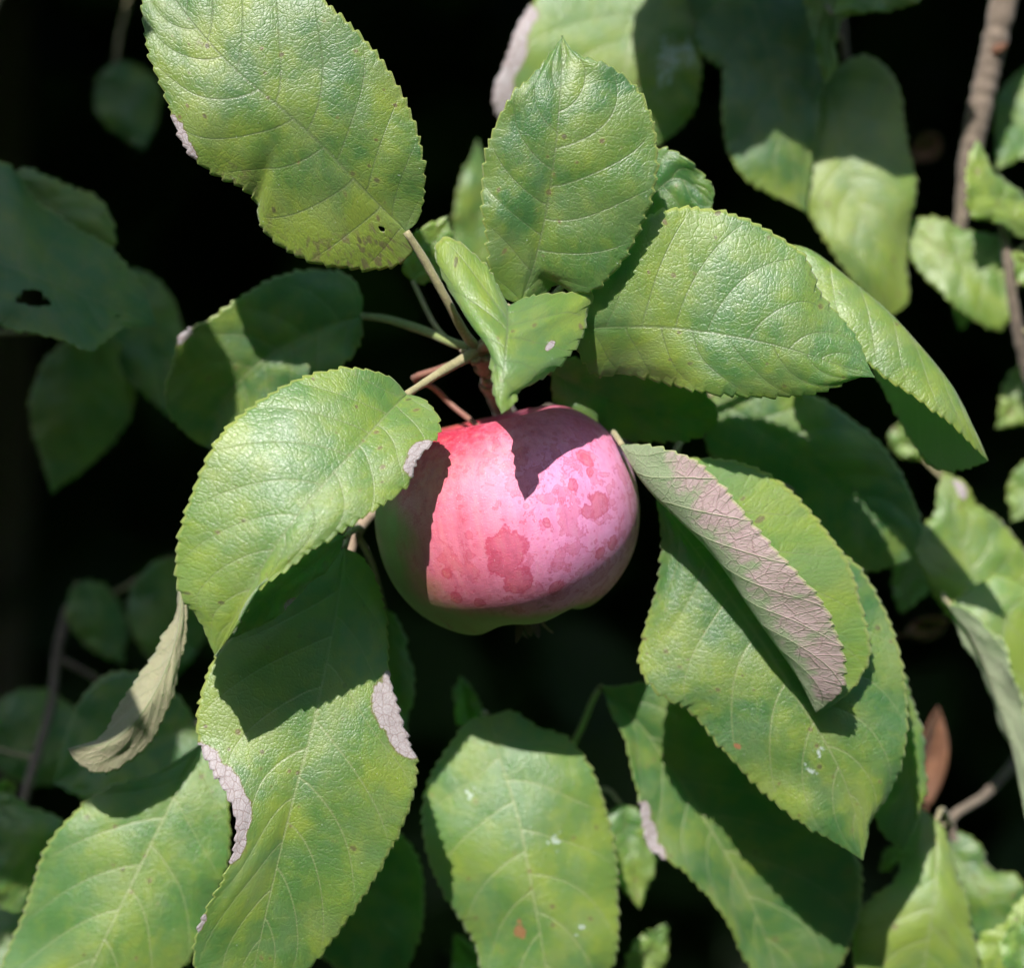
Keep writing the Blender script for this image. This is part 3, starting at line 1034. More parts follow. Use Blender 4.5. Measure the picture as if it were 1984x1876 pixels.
# broad leaf to the right
leaf(sp, [(1112, 640, -160), (1180, 634, -185), (1280, 634, -205), (1400, 648, -222), (1500, 668, -228), (1600, 698, -222), (1695, 731, -205)],
     [(1112, 612, -165), (1140, 565, -185), (1195, 490, -200), (1250, 425, -205), (1310, 404, -200), (1370, 405, -195), (1440, 425, -190), (1510, 462, -188), (1560, 505, -188), (1588, 565, -192), (1635, 622, -196), (1668, 672, -200), (1680, 705, -204)],
     [(1118, 672, -148), (1138, 705, -135), (1160, 728, -125), (1215, 726, -140), (1290, 742, -165), (1390, 760, -205), (1490, 769, -206), (1560, 765, -206), (1620, 745, -206), (1662, 731, -206)],
     ns=210, nh=20, nv=8.5, tone=0.5, yel=0.10, wave=3.5, gloss=0.1, quilt=2.0, bulge=5,
     yspots=[(0.12, 0.6, 90, 0.55), (0.3, 0.3, 70, 0.5), (0.4, 0.95, 70, 0.5), (0.7, 0.9, 60, 0.45), (0.35, -0.4, 80, 0.25)],
     label='broad sunlit leaf reaching out beside the apple, pointed at its far end',
     stalk=[(1085, 645, -140), (1020, 668, -95), NODE], stalk_r=(6, 7, 8))

# small drooping leaf in front of the apple
leaf(sp, [(985, 592, -300), (985, 620, -335), (981, 660, -375), (977, 710, -405), (973, 760, -420), (972, 802, -425)],
     [(968, 560, -292), (938, 512, -270), (900, 478, -250), (862, 464, -240), (846, 482, -245), (858, 535, -270), (890, 590, -300), (930, 630, -330), (952, 675, -360), (956, 730, -395), (960, 775, -415)],
     [(1012, 580, -280), (1060, 572, -245), (1110, 570, -220), (1150, 568, -205), (1138, 610, -232), (1128, 650, -262), (1096, 690, -308), (1048, 735, -355), (1004, 758, -390), (997, 780, -410)],
     ns=190, nh=18, nv=6, tone=0.5, yel=0.28, wave=2.5, gloss=0.1, quilt=1.8, bulge=3, tooth_px=28, teeth=0.85,
     yspots=[(0.25, -0.6, 80, 0.6), (0.85, 0.2, 60, 0.4)], dry=[(0.52, 0.58, 9, 1.0)],
     label='small folded leaf whose tip droops in front of the apple',
     stalk=[(975, 618, -250), (950, 660, -110), NODE], stalk_r=(5, 7, 8))

# large leaf in front, left of the apple
leaf(sp, [(788, 764, -215), (740, 812, -285), (690, 868, -340), (625, 940, -380), (560, 1022, -400), (500, 1112, -395), (455, 1195, -375), (417, 1272, -345)],
     [(765, 738, -225), (720, 721, -245), (650, 718, -268), (580, 735, -290), (500, 780, -318), (436, 838, -340), (392, 915, -352), (362, 995, -358), (341, 1080, -358), (352, 1150, -355), (388, 1200, -352), (404, 1240, -348)],
     [(812, 770, -225), (838, 792, -245), (850, 822, -270), (840, 850, -295), (806, 892, -325), (790, 935, -340), (735, 980, -372), (655, 1030, -405), (572, 1085, -415), (505, 1138, -405), (468, 1195, -380), (440, 1240, -358)],
     ns=230, nh=22, nv=9, tone=0.72, yel=0.20, wave=3, gloss=0.5, quilt=1.5, bulge=5,
     yspots=[(0.9, 0.2, 90, 0.5), (0.6, 0.6, 110, 0.55), (0.45, 0.8, 60, 0.45), (0.5, -0.95, 80, 0.4), (0.75, -0.9, 80, 0.4)],
     dry=[(0.23, 0.93, 27, 1.0), (0.28, 0.96, 22, 0.9), (0.90, 0.75, 14, 0.55)],
     label='large pale green leaf overlapping the apple, with a grey dried patch on its margin',
     stalk=[(810, 750, -185), (860, 718, -130), (905, 692, -75), NODE], stalk_r=(7, 8, 10, 11))

# dark leaf behind, left
leaf(sp, [(702, 612, 150), (640, 632, 150), (570, 662, 148), (500, 705, 150), (440, 770, 165), (402, 868, 195)],
     [(700, 575, 155), (680, 540, 165), (620, 522, 170), (540, 538, 155), (470, 575, 130), (400, 625, 105), (350, 655, 100), (340, 700, 120), (322, 755, 150), (335, 805, 170), (372, 850, 185)],
     [(700, 640, 145), (688, 675, 140), (660, 710, 135), (610, 760, 140), (540, 820, 155), (470, 860, 170), (425, 875, 185)],
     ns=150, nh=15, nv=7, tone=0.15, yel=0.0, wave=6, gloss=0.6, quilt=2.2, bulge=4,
     dry=[(0.62, -1.02, 15, 0.9)],
     label='dark shaded leaf with a curled tan margin behind the pale one',
     stalk=[(750, 618, 90), (820, 640, 20), (888, 668, -40), NODE], stalk_r=(6, 8, 9, 10), stalk_mat=M_PETG)

# small dark leaf peeping out behind the upright leaf
leaf(sp, [(1200, 420, -60), (1255, 385, -70), (1310, 345, -75), (1382, 392, -70)],
     [(1215, 380, -60), (1245, 320, -70), (1275, 290, -78), (1310, 296, -80), (1340, 318, -82), (1362, 345, -80), (1378, 358, -75)],
     [(1220, 430, -60), (1270, 428, -66), (1320, 418, -68), (1362, 412, -68)],
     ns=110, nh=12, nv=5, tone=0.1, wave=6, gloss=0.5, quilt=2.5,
     label='small crinkled dark leaf peeping out between two bright ones',
     stalk=[(1120, 520, -60), (1000, 640, -50), NODE], stalk_r=(5, 6, 7))

# dark leaf below the broad right leaf
leaf(sp, [(1068, 722, 30), (1130, 752, 35), (1200, 778, 40), (1300, 802, 45), (1390, 822, 60)],
     [(1085, 702, 25), (1110, 695, 20), (1150, 705, 15), (1220, 720, 10), (1300, 735, 10), (1360, 760, 25), (1388, 795, 45)],
     [(1072, 760, 35), (1090, 800, 40), (1140, 832, 50), (1210, 850, 55), (1290, 853, 60), (1350, 845, 60)],
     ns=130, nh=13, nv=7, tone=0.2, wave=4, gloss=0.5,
     label='leaf in deep shade just behind the apple shoulder',
     stalk=[(1020, 705, 10), (965, 690, -30), NODE], stalk_r=(6, 7, 8))

# long folded leaf at the right
leaf(sp, [(1500, 470, -40), (1560, 480, -45), (1640, 535, -55), (1720, 598, -62), (1795, 682, -68), (1850, 758, -70), (1890, 835, -66), (1915, 893, -60)],
     [(1490, 520, -60), (1545, 580, -90), (1610, 640, -110), (1680, 700, -120), (1722, 735, -122), (1758, 757, -120), (1800, 788, -115), (1845, 822, -105), (1885, 862, -85)],
     [(1530, 500, 0), (1600, 580, 40), (1670, 680, 70), (1725, 780, 80), (1770, 860, 75), (1812, 905, 60), (1860, 908, 20), (1900, 898, -30)],
     ns=190, nh=18, nv=9, tone=0.6, yel=0.42, wave=1.5, crease=0.35, gloss=0.6, quilt=1.4, bulge=0,
     yspots=[(0.4, -0.6, 120, 0.55), (0.85, -0.5, 60, 0.6)],
     label='long yellowish leaf folded along its length, tip hanging down',
     stalk=[(1420, 500, -40), (1200, 600, -30), (1000, 670, -40), NODE], stalk_r=(6, 7, 7, 8))

# small lit leaf behind the stalk
pleaf(sp, (800, 545, 120), (868, 418, 120), 46, dA=20, dB=-20, ns=70, nh=8, nv=5, tone=0.6, yel=0.35, yspots=[(0.9, 0.5, 50, 0.8)],
      label='small lit leaf behind the slanting stalk', stalk=[(850, 640, 60), (915, 690, -20)], stalk_r=(4, 5, 6))

# ================================================================== shoot hanging below left
s2 = shoot('leafy_shoot', (680, 1040, 120), 'hanging shoot at the lower left with sunlit, scorched and grey curled leaves')
o2 = np.array(s2.location)
tube('stem', [(930, 860, 420), (800, 940, 260), (690, 1030, 110), (650, 1200, 70), (560, 1380, 80), (440, 1455, 140)], (17, 15, 13, 12, 11, 8), M_TWIG, s2, n=44, seg=12, bumpy=0.06, origin=o2)
leaf(s2, [(668, 1062, -60), (655, 1170, -95), (632, 1290, -125), (606, 1410, -145), (578, 1510, -155), (550, 1620, -155), (520, 1750, -145), (480, 1930, -110)],
     [(625, 1085, -70), (560, 1130, -90), (480, 1205, -115), (418, 1275, -130), (388, 1370, -140), (385, 1425, -150), (412, 1490, -175), (448, 1550, -188), (462, 1610, -190), (446, 1685, -182), (405, 1755, -160), (382, 1815, -140), (380, 1880, -120), (415, 1935, -110)],
     [(700, 1078, -50), (732, 1140, -55), (747, 1230, -75), (752, 1310, -95), (776, 1400, -110), (806, 1488, -118), (792, 1565, -120), (750, 1655, -120), (695, 1745, -118), (642, 1825, -112), (590, 1885, -108), (530, 1930, -105)],
     ns=230, nh=22, nv=9, tone=0.5, yel=0.18, wave=3, gloss=0.75, quilt=1.6, bulge=5,
     yspots=[(0.3, -0.75, 100, 0.6), (0.5, 0.75, 110, 0.5), (0.62, 0.1, 40, 0.7), (0.75, 0.8, 90, 0.5), (0.4, -0.9, 80, 0.55)],
     dry=[(0.48, -1.0, 32, 0.95), (0.53, -0.93, 42, 1.0), (0.58, -0.90, 46, 1.0), (0.63, -0.95, 40, 0.95), (0.29, 0.99, 30, 0.9), (0.335, 0.88, 48, 1.0), (0.39, 0.95, 38, 0.95), (0.79, -1.0, 20, 0.8)],
     label='long leaf below with grey dried patches on both margins and a pointed shadow',
     stalk=[(678, 1030, -10), (690, 1020, 80)], stalk_r=(6, 7, 8))
# strip of a second leaf under the large pale one
leaf(s2, [(668, 1040, -170), (620, 1085, -190), (560, 1130, -205), (500, 1180, -212), (440, 1240, -205)],
     [(640, 1030, -180), (570, 1060, -200), (500, 1110, -215), (450, 1170, -220)],
     [(660, 1062, -165), (615, 1120, -182), (562, 1170, -195), (520, 1205, -205), (470, 1228, -206)],
     ns=100, nh=10, nv=6, tone=0.7, yel=0.2, teeth=0.3, gloss=0.5,
     dry=[(0.55, 1.05, 18, 0.9)],
     label='narrow sunlit leaf peeping from under the large pale one',
     stalk=[(690, 1025, -60), (700, 1025, 90)], stalk_r=(5, 6, 7))
# grey-tan curled leaf showing its underside
leaf(s2, [(350, 1110, -40), (352, 1200, -60), (325, 1290, -80), (285, 1370, -90), (225, 1435, -80), (132, 1452, -50)],
     [(346, 1130, -30), (344, 1190, -35), (312, 1245, -40), (262, 1325, -38), (225, 1385, -30), (190, 1432, -30), (150, 1447, -42)],
     [(356, 1140, -45), (361, 1220, -55), (345, 1300, -65), (318, 1380, -68), (282, 1448, -62), (235, 1485, -55), (195, 1496, -50), (155, 1480, -50)],
     flip=True, ns=150, nh=13, nv=8, tone=0.8, wave=2, crease=0.4, dry=[(0.3, 0, 200, 0.75), (0.6, 0.3, 200, 0.8), (0.9, 0.3, 150, 0.9)],
     label='grey tan curled leaf showing its underside',
     stalk=[(375, 1080, 60), (520, 1080, 90), (672, 1085, 100)], stalk_r=(5, 5, 6))
# pale broad leaf in the lower left corner
leaf(s2, [(392, 1438, 90), (330, 1560, 60), (270, 1680, 40), (212, 1800, 35), (160, 1910, 45), (100, 2010, 70)],
     [(360, 1462, 85), (300, 1500, 75), (200, 1532, 70), (135, 1590, 75), (82, 1665, 82), (50, 1760, 95), (10, 1860, 115), (-10, 1950, 110), (40, 2000, 90)],
     [(425, 1470, 80), (440, 1560, 70), (440, 1660, 68), (405, 1775, 68), (372, 1850, 70), (300, 1930, 70), (190, 2000, 75)],
     ns=170, nh=17, nv=7, tone=0.75, yel=0.12, wave=4, gloss=1.0, quilt=2.0,
     yspots=[(0.85, 0.15, 130, 0.55)],
     label='broad pale leaf filling the lower corner, slightly out of focus',
     stalk=[(415, 1440, 115), (442, 1455, 140)], stalk_r=(6, 6, 7), stalk_mat=M_PETG)
pleaf(s2, (640, 1560, 260), (760, 1960, 300), 130, dA=30, dB=20, tone=0.15, ns=100, nh=10, gloss=0.4,
      label='dark green leaf in shade below the long one', stalk=[(610, 1480, 180), (560, 1382, 82)], stalk_r=(5, 6, 7))
pleaf(s2, (380, 1400, 330), (100, 1520, 360), 150, dA=10, dB=-30, tone=0.15, gloss=0.3, stalk=[(430, 1420, 220), (470, 1440, 125)], stalk_r=(5, 6, 7))
pleaf(s2, (745, 1180, 200), (775, 1480, 210), 40, dA=10, dB=30, tone=0.2, ns=70, nh=8, stalk=[(720, 1090, 160), (690, 1032, 112)], stalk_r=(4, 5, 6))

# ================================================================== shoot below the apple
s3 = shoot('leafy_shoot', (1060, 2000, 620), 'shoot below the apple with one large oval leaf and a scorched twisted one')
o3 = np.array(s3.location)
tube('stem', [(1090, 2250, 640), (1060, 2000, 620), (1040, 1750, 600), (1020, 1560, 560), (990, 1450, 500), (960, 1415, 420)], (15, 14, 12, 11, 9, 7), M_BARK, s3, n=40, seg=12, bumpy=0.06, origin=o3)
leaf(s3, [(946, 1388, 170), (972, 1480, 140), (1005, 1590, 115), (1030, 1720, 105), (1055, 1860, 115), (1075, 2010, 140)],
     [(915, 1395, 175), (868, 1452, 175), (826, 1530, 170), (822, 1605, 165), (842, 1690, 162), (882, 1765, 160), (920, 1835, 158), (945, 1920, 155), (1010, 1990, 148)],
     [(990, 1378, 175), (1040, 1410, 180), (1098, 1432, 178), (1140, 1490, 170), (1172, 1565, 165), (1193, 1660, 160), (1196, 1760, 155), (1186, 1870, 152), (1140, 1960, 150)],
     ns=180, nh=18, nv=7, tone=0.75, yel=0.15, wave=3, gloss=1.0, quilt=1.6, bulge=4,
     white=[(0.25, -0.5, 15, 0.7), (0.22, -0.75, 9, 0.68), (0.42, 0.35, 15, 0.72), (0.455, 0.38, 11, 0.7), (0.68, 0.5, 12, 0.75), (0.6, -0.1, 5, 0.8)], rust=[(0.66, -0.28, 18, 0.9), (0.63, -0.26, 10, 0.75)],
     yspots=[(0.5, 0.85, 120, 0.5), (0.4, -0.8, 80, 0.3), (0.55, 0.2, 40, 0.4)],
     label='large oval pale leaf with a red brown fleck below the apple',
     stalk=[(938, 1380, 240), (962, 1418, 415)], stalk_r=(6, 6, 7), stalk_mat=M_PETG)
leaf(s3, [(1165, 1330, 180), (1235, 1400, 190), (1300, 1490, 205), (1372, 1600, 220), (1430, 1700, 235), (1480, 1810, 250), (1530, 1960, 270)],
     [(1172, 1345, 185), (1182, 1375, 180), (1210, 1428, 175), (1226, 1490, 172), (1243, 1552, 172), (1252, 1610, 172), (1260, 1640, 175), (1322, 1685, 190), (1372, 1735, 205), (1422, 1800, 225), (1455, 1870, 245)],
     [(1200, 1330, 180), (1260, 1325, 175), (1310, 1350, 170), (1400, 1440, 180), (1540, 1540, 200), (1650, 1640, 215), (1668, 1740, 235), (1630, 1860, 255), (1580, 1930, 265)],
     ns=150, nh=15, nv=8, tone=0.35, yel=0.05, wave=3, gloss=0.9,
     dry=[(0.34, -1.0, 28, 1.0), (0.39, -0.98, 30, 1.0), (0.44, -1.0, 24, 0.95)],
     label='twisted leaf with a bleached margin, mostly in shade',
     stalk=[(1152, 1350, 260), (1108, 1445, 420), (1015, 1550, 560)], stalk_r=(6, 6, 7), stalk_mat=M_PETG)
pleaf(s3, (1205, 1560, 330), (1240, 1762, 330), 50, dA=-10, dB=10, tone=0.5, yel=0.1, yspots=[(0.9, 0.0, 40, 0.8)], ns=70, nh=8,
      stalk=[(1170, 1530, 420), (1100, 1600, 540), (1030, 1650, 580)], stalk_r=(4, 5, 6))
pleaf(s3, (1230, 1900, 420), (1290, 1790, 400), 34, dA=0, dB=-10, tone=0.8, yel=0.2, ns=60, nh=7, stalk=[(1170, 1930, 500), (1060, 1950, 615)], stalk_r=(4, 5, 6))
pleaf(s3, (912, 1410, 380), (892, 1310, 370), 22, dA=0, dB=-30, tone=0.7, yel=0.35, ns=50, nh=6, stalk=[(925, 1380, 420), (970, 1425, 440)], stalk_r=(4, 4, 5))
pleaf(s3, (960, 1960, 420), (880, 1810, 400), 42, dA=0, dB=-10, tone=0.7, yel=0.2, ns=60, nh=7, stalk=[(1000, 1960, 520), (1058, 1960, 615)], stalk_r=(4, 5, 6))

# ================================================================== shoot at the lower right, with the folded pink leaf
s4 = shoot('leafy_shoot', (1260, 900, 160), 'shoot beside the apple carrying the folded leaf with pinkish underside')
o4 = np.array(s4.location)
tube('stem', [(1060, 800, 420), (1150, 830, 300), (1230, 880, 180), (1330, 930, 150), (1450, 930, 190), (1560, 960, 260)], (16, 15, 13, 12, 10, 8), M_TWIG, s4, n=40, seg=12, bumpy=0.06, origin=o4)
# big leaf beneath
leaf(s4, [(1262, 945, 10), (1320, 1030, -20), (1395, 1130, -45), (1478, 1248, -55), (1535, 1340, -55), (1600, 1440, -50), (1650, 1550, -35), (1672, 1668, -10)],
     [(1272, 968, 0), (1284, 1050, -10), (1272, 1140, -20), (1250, 1220, -25), (1240, 1285, -30), (1270, 1335, -35), (1335, 1375, -40), (1395, 1445, -45), (1470, 1525, -42), (1550, 1590, -35), (1620, 1632, -25)],
     [(1330, 945, 30), (1430, 980, 40), (1550, 1030, 40), (1655, 1095, 30), (1715, 1180, 18), (1742, 1270, 8), (1755, 1370, 0), (1748, 1450, -8), (1722, 1540, -10), (1686, 1598, -12), (1680, 1630, -12)],
     ns=220, nh=22, nv=9, tone=0.34, yel=0.06, wave=4, gloss=0.7, quilt=2.2, bulge=3,
     white=[(0.72, -0.12, 11, 1.0), (0.75, -0.35, 11, 1.0), (0.85, 0.05, 8, 0.8)], rust=[(0.63, -0.85, 8, 1.0)],
     yspots=[(0.85, 0.2, 110, 0.55), (0.75, -0.8, 80, 0.5), (0.35, -0.9, 80, 0.45), (0.95, 0.1, 60, 0.5)],
     label='large leaf under the folded one, tip pointing straight down',
     stalk=[(1245, 915, 60), (1235, 885, 178)], stalk_r=(7, 7, 8))
# the folded leaf: one half lies over showing its pink underside
leaf(s4, [(1205, 862, -110), (1245, 925, -130), (1320, 1010, -150), (1400, 1100, -155), (1470, 1195, -150), (1530, 1285, -130), (1582, 1380, -98)],
     [(1235, 862, -135), (1285, 872, -170), (1345, 893, -200), (1400, 945, -215), (1450, 1008, -222), (1500, 1065, -225), (1550, 1118, -222), (1590, 1165, -212), (1618, 1225, -195), (1635, 1288, -172), (1628, 1340, -142), (1604, 1362, -116)],
     [(1260, 880, -60), (1350, 890, -40), (1440, 900, -36), (1510, 935, -36), (1580, 1005, -40), (1640, 1090, -42), (1668, 1180, -46), (1684, 1265, -54), (1665, 1315, -66), (1640, 1345, -78), (1610, 1368, -88)],
     ns=220, nh=24, nv=9, tone=0.65, yel=0.35, wave=1.2, crease=0.25, quilt=1.8, bulge=0, gloss=0.5,
     yspots=[(0.6, 0.7, 120, 0.55)],
     pink=[(0.22, -1.0, 60, 0.9), (0.33, -1.0, 75, 1.0), (0.45, -0.98, 70, 0.95), (0.57, -0.95, 70, 0.95), (0.68, -0.85, 65, 0.95), (0.80, -0.85, 55, 1.0), (0.90, -0.8, 50, 0.95), (0.60, -0.45, 40, 0.55), (0.75, -0.4, 40, 0.6)],
     label='folded leaf whose curled half shows a pink flushed underside',
     stalk=[(1190, 840, -40), (1180, 850, 260)], stalk_r=(6, 6, 7))
leaf(s4, [(1560, 1180, 150), (1660, 1270, 140), (1730, 1380, 140), (1770, 1500, 150), (1752, 1645, 170)],
     [(1560, 1280, 150), (1620, 1420, 150), (1680, 1540, 155), (1715, 1620, 160)],
     [(1640, 1180, 150), (1720, 1260, 145), (1765, 1350, 145), (1790, 1440, 150), (1785, 1530, 158), (1776, 1590, 165)],
     ns=110, nh=10, nv=8, tone=0.8, yel=0.15, gloss=0.7,
     label='paler out of focus leaf showing along the edge of the large one', stalk=[(1540, 1100, 180), (1480, 935, 205)], stalk_r=(5, 6, 7))
leaf(s4, [(1380, 760, 240), (1480, 840, 235), (1590, 920, 235), (1680, 1000, 240), (1760, 1085, 260)],
     [(1370, 860, 240), (1430, 960, 245), (1540, 1060, 250), (1640, 1105, 255), (1715, 1100, 258)],
     [(1470, 740, 240), (1600, 780, 240), (1710, 870, 245), (1765, 960, 250), (1785, 1030, 255)],
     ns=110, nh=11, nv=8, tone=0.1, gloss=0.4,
     label='large leaf in deep shade under the long yellowish one', stalk=[(1350, 800, 250), (1290, 912, 160)], stalk_r=(5, 6, 7))

DEEP = 1.7
# ================================================================== shoot behind, above the apple
s5 = shoot('leafy_shoot', (1300, -40, 420), 'blurred shoot above with white spattered leaf and grey dried margin')
o5 = np.array(s5.location)
tube('stem', [(1000, 700, 520), (1080, 450, 480), (1200, 200, 450), (1290, -20, 430), (1330, -160, 420)], (15, 14, 13, 12, 12), M_BARK, s5, n=30, seg=10, bumpy=0.06, origin=o5)
leaf(s5, [(1265, -60, 330), (1240, 30, 310), (1215, 110, 300), (1215, 200, 305), (1275, 280, 320)],
     [(1150, -70, 330), (1060, -20, 310), (1010, 40, 295), (985, 110, 285), (960, 180, 285), (975, 240, 300), (1080, 300, 320), (1200, 300, 322)],
     [(1340, -30, 320), (1352, 60, 310), (1356, 130, 308), (1346, 200, 312), (1320, 245, 316)],
     ns=130, nh=13, nv=7, tone=0.8, yel=0.32, gloss=0.9, wave=5, white=[(0.52, 0.55, 45, 0.85), (0.5, 0.8, 30, 0.8), (0.62, 0.5, 30, 0.7)],
     dry=[(0.46, -1.0, 30, 1.0), (0.56, -1.0, 30, 1.0), (0.38, -1.0, 26, 0.9)],
     label='pale blurred leaf behind the upright one, grey along one margin', stalk=[(1280, -90, 380), (1305, -80, 425)], stalk_r=(5, 6, 7))
pleaf(s5, (930, 560, 470), (925, 270, 450), 48, dA=10, dB=-10, tone=0.5, yel=0.22, stalk=[(960, 640, 490), (1010, 680, 515)], stalk_r=(5, 5, 6),
      label='narrow blurred leaf behind the upright one')
pleaf(s5, (1180, 330, 600), (1400, 560, 640), 70, dA=10, dB=-10, tone=0.1, stalk=[(1170, 290, 520), (1160, 285, 462)], stalk_r=(5, 5, 6))

# ================================================================== shoot, upper right
s6 = shoot('leafy_shoot', (1600, -60, 380), 'drooping shoot in the upper corner with half shaded yellow green leaves')
o6 = np.array(s6.location)
tube('stem', [(1480, -260, 420), (1560, -120, 400), (1620, -20, 390), (1640, 120, 400), (1660, 230, 420)], (14, 13, 11, 9, 6), M_BARK, s6, n=30, seg=10, bumpy=0.06, origin=o6)
leaf(s6, [(1430, -90, 320), (1470, 30, 300), (1500, 150, 290), (1525, 270, 290), (1562, 410, 300)],
     [(1350, -60, 320), (1335, 40, 310), (1372, 112, 300), (1400, 130, 295), (1402, 220, 285), (1412, 285, 278), (1435, 330, 275), (1480, 365, 280), (1525, 390, 292)],
     [(1540, -60, 320), (1590, 40, 315), (1595, 140, 310), (1590, 220, 308), (1572, 290, 305), (1565, 350, 303)],
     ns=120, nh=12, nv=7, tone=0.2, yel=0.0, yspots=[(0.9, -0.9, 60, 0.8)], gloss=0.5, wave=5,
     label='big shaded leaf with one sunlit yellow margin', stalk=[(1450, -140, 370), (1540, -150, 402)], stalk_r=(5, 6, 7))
leaf(s6, [(1600, 140, 350), (1625, 270, 325), (1655, 370, 310), (1690, 460, 305), (1715, 540, 310), (1728, 612, 325)],
     [(1575, 215, 345), (1535, 305, 330), (1518, 368, 315), (1560, 405, 310), (1592, 450, 308), (1632, 512, 308), (1665, 555, 312), (1700, 592, 318)],
     [(1680, 110, 350), (1738, 165, 340), (1755, 270, 330), (1770, 350, 325), (1762, 440, 322), (1757, 520, 322), (1758, 585, 324)],
     ns=130, nh=13, nv=8, tone=0.55, yel=0.57, gloss=0.9, wave=4, K=0.35,
     label='yellow green leaf crossed by a dark shadow', stalk=[(1610, 60, 380), (1635, 80, 398)], stalk_r=(5, 6, 7))
leaf(s6, [(1590, -60, 270), (1600, 0, 260), (1605, 70, 258), (1600, 162, 265)],
     [(1560, -30, 265), (1566, 20, 258), (1580, 70, 255), (1590, 125, 258)],
     [(1640, -40, 280), (1632, 20, 275), (1622, 70, 272), (1614, 135, 270)],
     ns=80, nh=8, nv=6, tone=0.8, yel=0.42, gloss=0.6, label='narrow bright leaf tip hanging between two shaded leaves', stalk=[(1600, -100, 330), (1580, -90, 398)], stalk_r=(4, 5, 6))
leaf(s6, [(1612, 26, 200), (1660, -10, 205), (1720, -30, 210), (1800, -20, 215)],
     [(1630, 30, 200), (1670, 22, 200), (1720, 18, 203), (1770, 4, 208)],
     [(1630, -10, 230), (1680, -70, 240), (1750, -80, 240)],
     ns=80, nh=8, nv=6, tone=0.9, yel=0.32, gloss=0.6, label='pale toothed leaf margin at the top edge', stalk=[(1600, 0, 300), (1618, -25, 388)], stalk_r=(4, 5, 6))

# ================================================================== shoot at the right edge
s7 = shoot('leafy_shoot', (1960, 620, 380), 'shoot at the right edge with a grey stem and small bright leaves')
o7 = np.array(s7.location)
tube('stem', [(1925, 380, 330), (1942, 430, 320), (1953, 500, 318), (1962, 580, 322), (1985, 700, 345), (2040, 900, 420)], (8, 12, 12, 12, 13, 14), M_BARK, s7, n=36, seg=12, bumpy=0.07, origin=o7)
leaf(s7, [(1955, 520, 340), (1900, 520, 335), (1840, 495, 335), (1755, 448, 345)],
     [(1958, 480, 345), (1930, 462, 345), (1870, 445, 345), (1805, 424, 346), (1768, 430, 346)],
     [(1960, 590, 335), (1940, 636, 330), (1890, 618, 325), (1850, 590, 322), (1810, 550, 325), (1775, 510, 332), (1756, 475, 340)],
     ns=100, nh=10, nv=6, tone=0.6, yel=0.47, gloss=0.8, label='bright yellow green leaf beside the grey stem', stalk=[(1962, 545, 325)], stalk_r=(5, 6))
leaf(s7, [(2010, 440, 300), (1960, 410, 290), (1920, 360, 285), (1893, 270, 290)],
     [(1990, 460, 300), (1930, 426, 282), (1888, 418, 272), (1874, 368, 272), (1880, 310, 280)],
     [(2020, 400, 310), (1985, 378, 305), (1940, 350, 300), (1912, 305, 296)],
     ns=90, nh=9, nv=6, tone=0.6, yel=0.52, gloss=0.4, label='small upturned leaf with pointed tip at the right edge', stalk=[(1990, 470, 315), (1955, 500, 318)], stalk_r=(4, 5, 6))
pleaf(s7, (2060, 120, 430), (1930, 330, 430), 70, dA=30, dB=-30, tone=0.5, yel=0.0, stalk=[(2080, 300, 420), (1970, 560, 330)], stalk_r=(4, 5, 6))
pleaf(s7, (2040, 560, 300), (1960, 488, 290), 30, dA=0, dB=-10, tone=0.8, yel=0.5, ns=60, nh=7, stalk=[(2020, 640, 320), (1975, 640, 330)], stalk_r=(4, 4, 5))
pleaf(s7, (1900, 480, 420), (1860, 640, 430), 40, dA=0, dB=-10, tone=0.6, yel=0.32, ns=60, nh=7, stalk=[(1940, 460, 360), (1946, 450, 322)], stalk_r=(4, 4, 5))
pleaf(s7, (2050, 700, 420), (1930, 830, 420), 50, dA=0, dB=-10, tone=0.4, yel=0.22, ns=60, nh=7, stalk=[(2060, 720, 400), (2000, 740, 355)], stalk_r=(4, 4, 5))

# ================================================================== shoot, right, lower
s8 = shoot('leafy_shoot', (1990, 1120, 380), 'shoot on the right with overlapping lit leaves and one pale rolled underside')
o8 = np.array(s8.location)
tube('stem', [(2100, 900, 480), (2020, 1020, 420), (1980, 1150, 390), (1990, 1300, 380), (2040, 1500, 400)], (14, 13, 12, 11, 9), M_BARK, s8, n=30, seg=10, bumpy=0.06, origin=o8)
leaf(s8, [(1985, 1250, 300), (1930, 1190, 290), (1885, 1110, 285), (1850, 1020, 290), (1828, 912, 300)],
     [(1930, 1250, 295), (1850, 1200, 280), (1795, 1120, 270), (1770, 1045, 272), (1812, 1000, 285), (1818, 955, 295)],
     [(2020, 1180, 310), (1990, 1090, 310), (1940, 1010, 306), (1890, 980, 304), (1868, 940, 302)],
     ns=110, nh=11, nv=7, tone=0.6, yel=0.42, gloss=0.5, dry=[(0.88, 0.7, 26, 0.9)], wave=6,
     label='lit leaf with a dried whitish spot near its tip', stalk=[(1995, 1270, 340), (1988, 1290, 380)], stalk_r=(5, 5, 6))
leaf(s8, [(2010, 1150, 250), (1960, 1180, 235), (1940, 1260, 225), (1960, 1380, 225), (2000, 1590, 240)],
     [(1930, 1120, 250), (1850, 1170, 235), (1890, 1206, 205), (1940, 1245, 185), (1958, 1300, 178), (1978, 1352, 180), (1992, 1440, 195)],
     [(2060, 1200, 260), (2090, 1300, 265), (2080, 1450, 262), (2040, 1560, 250)],
     ns=110, nh=12, nv=7, tone=0.65, yel=0.47, gloss=0.5, crease=0.4,
     label='lit leaf at the right edge with a rolled margin', stalk=[(2020, 1120, 300), (1985, 1160, 388)], stalk_r=(5, 5, 6))
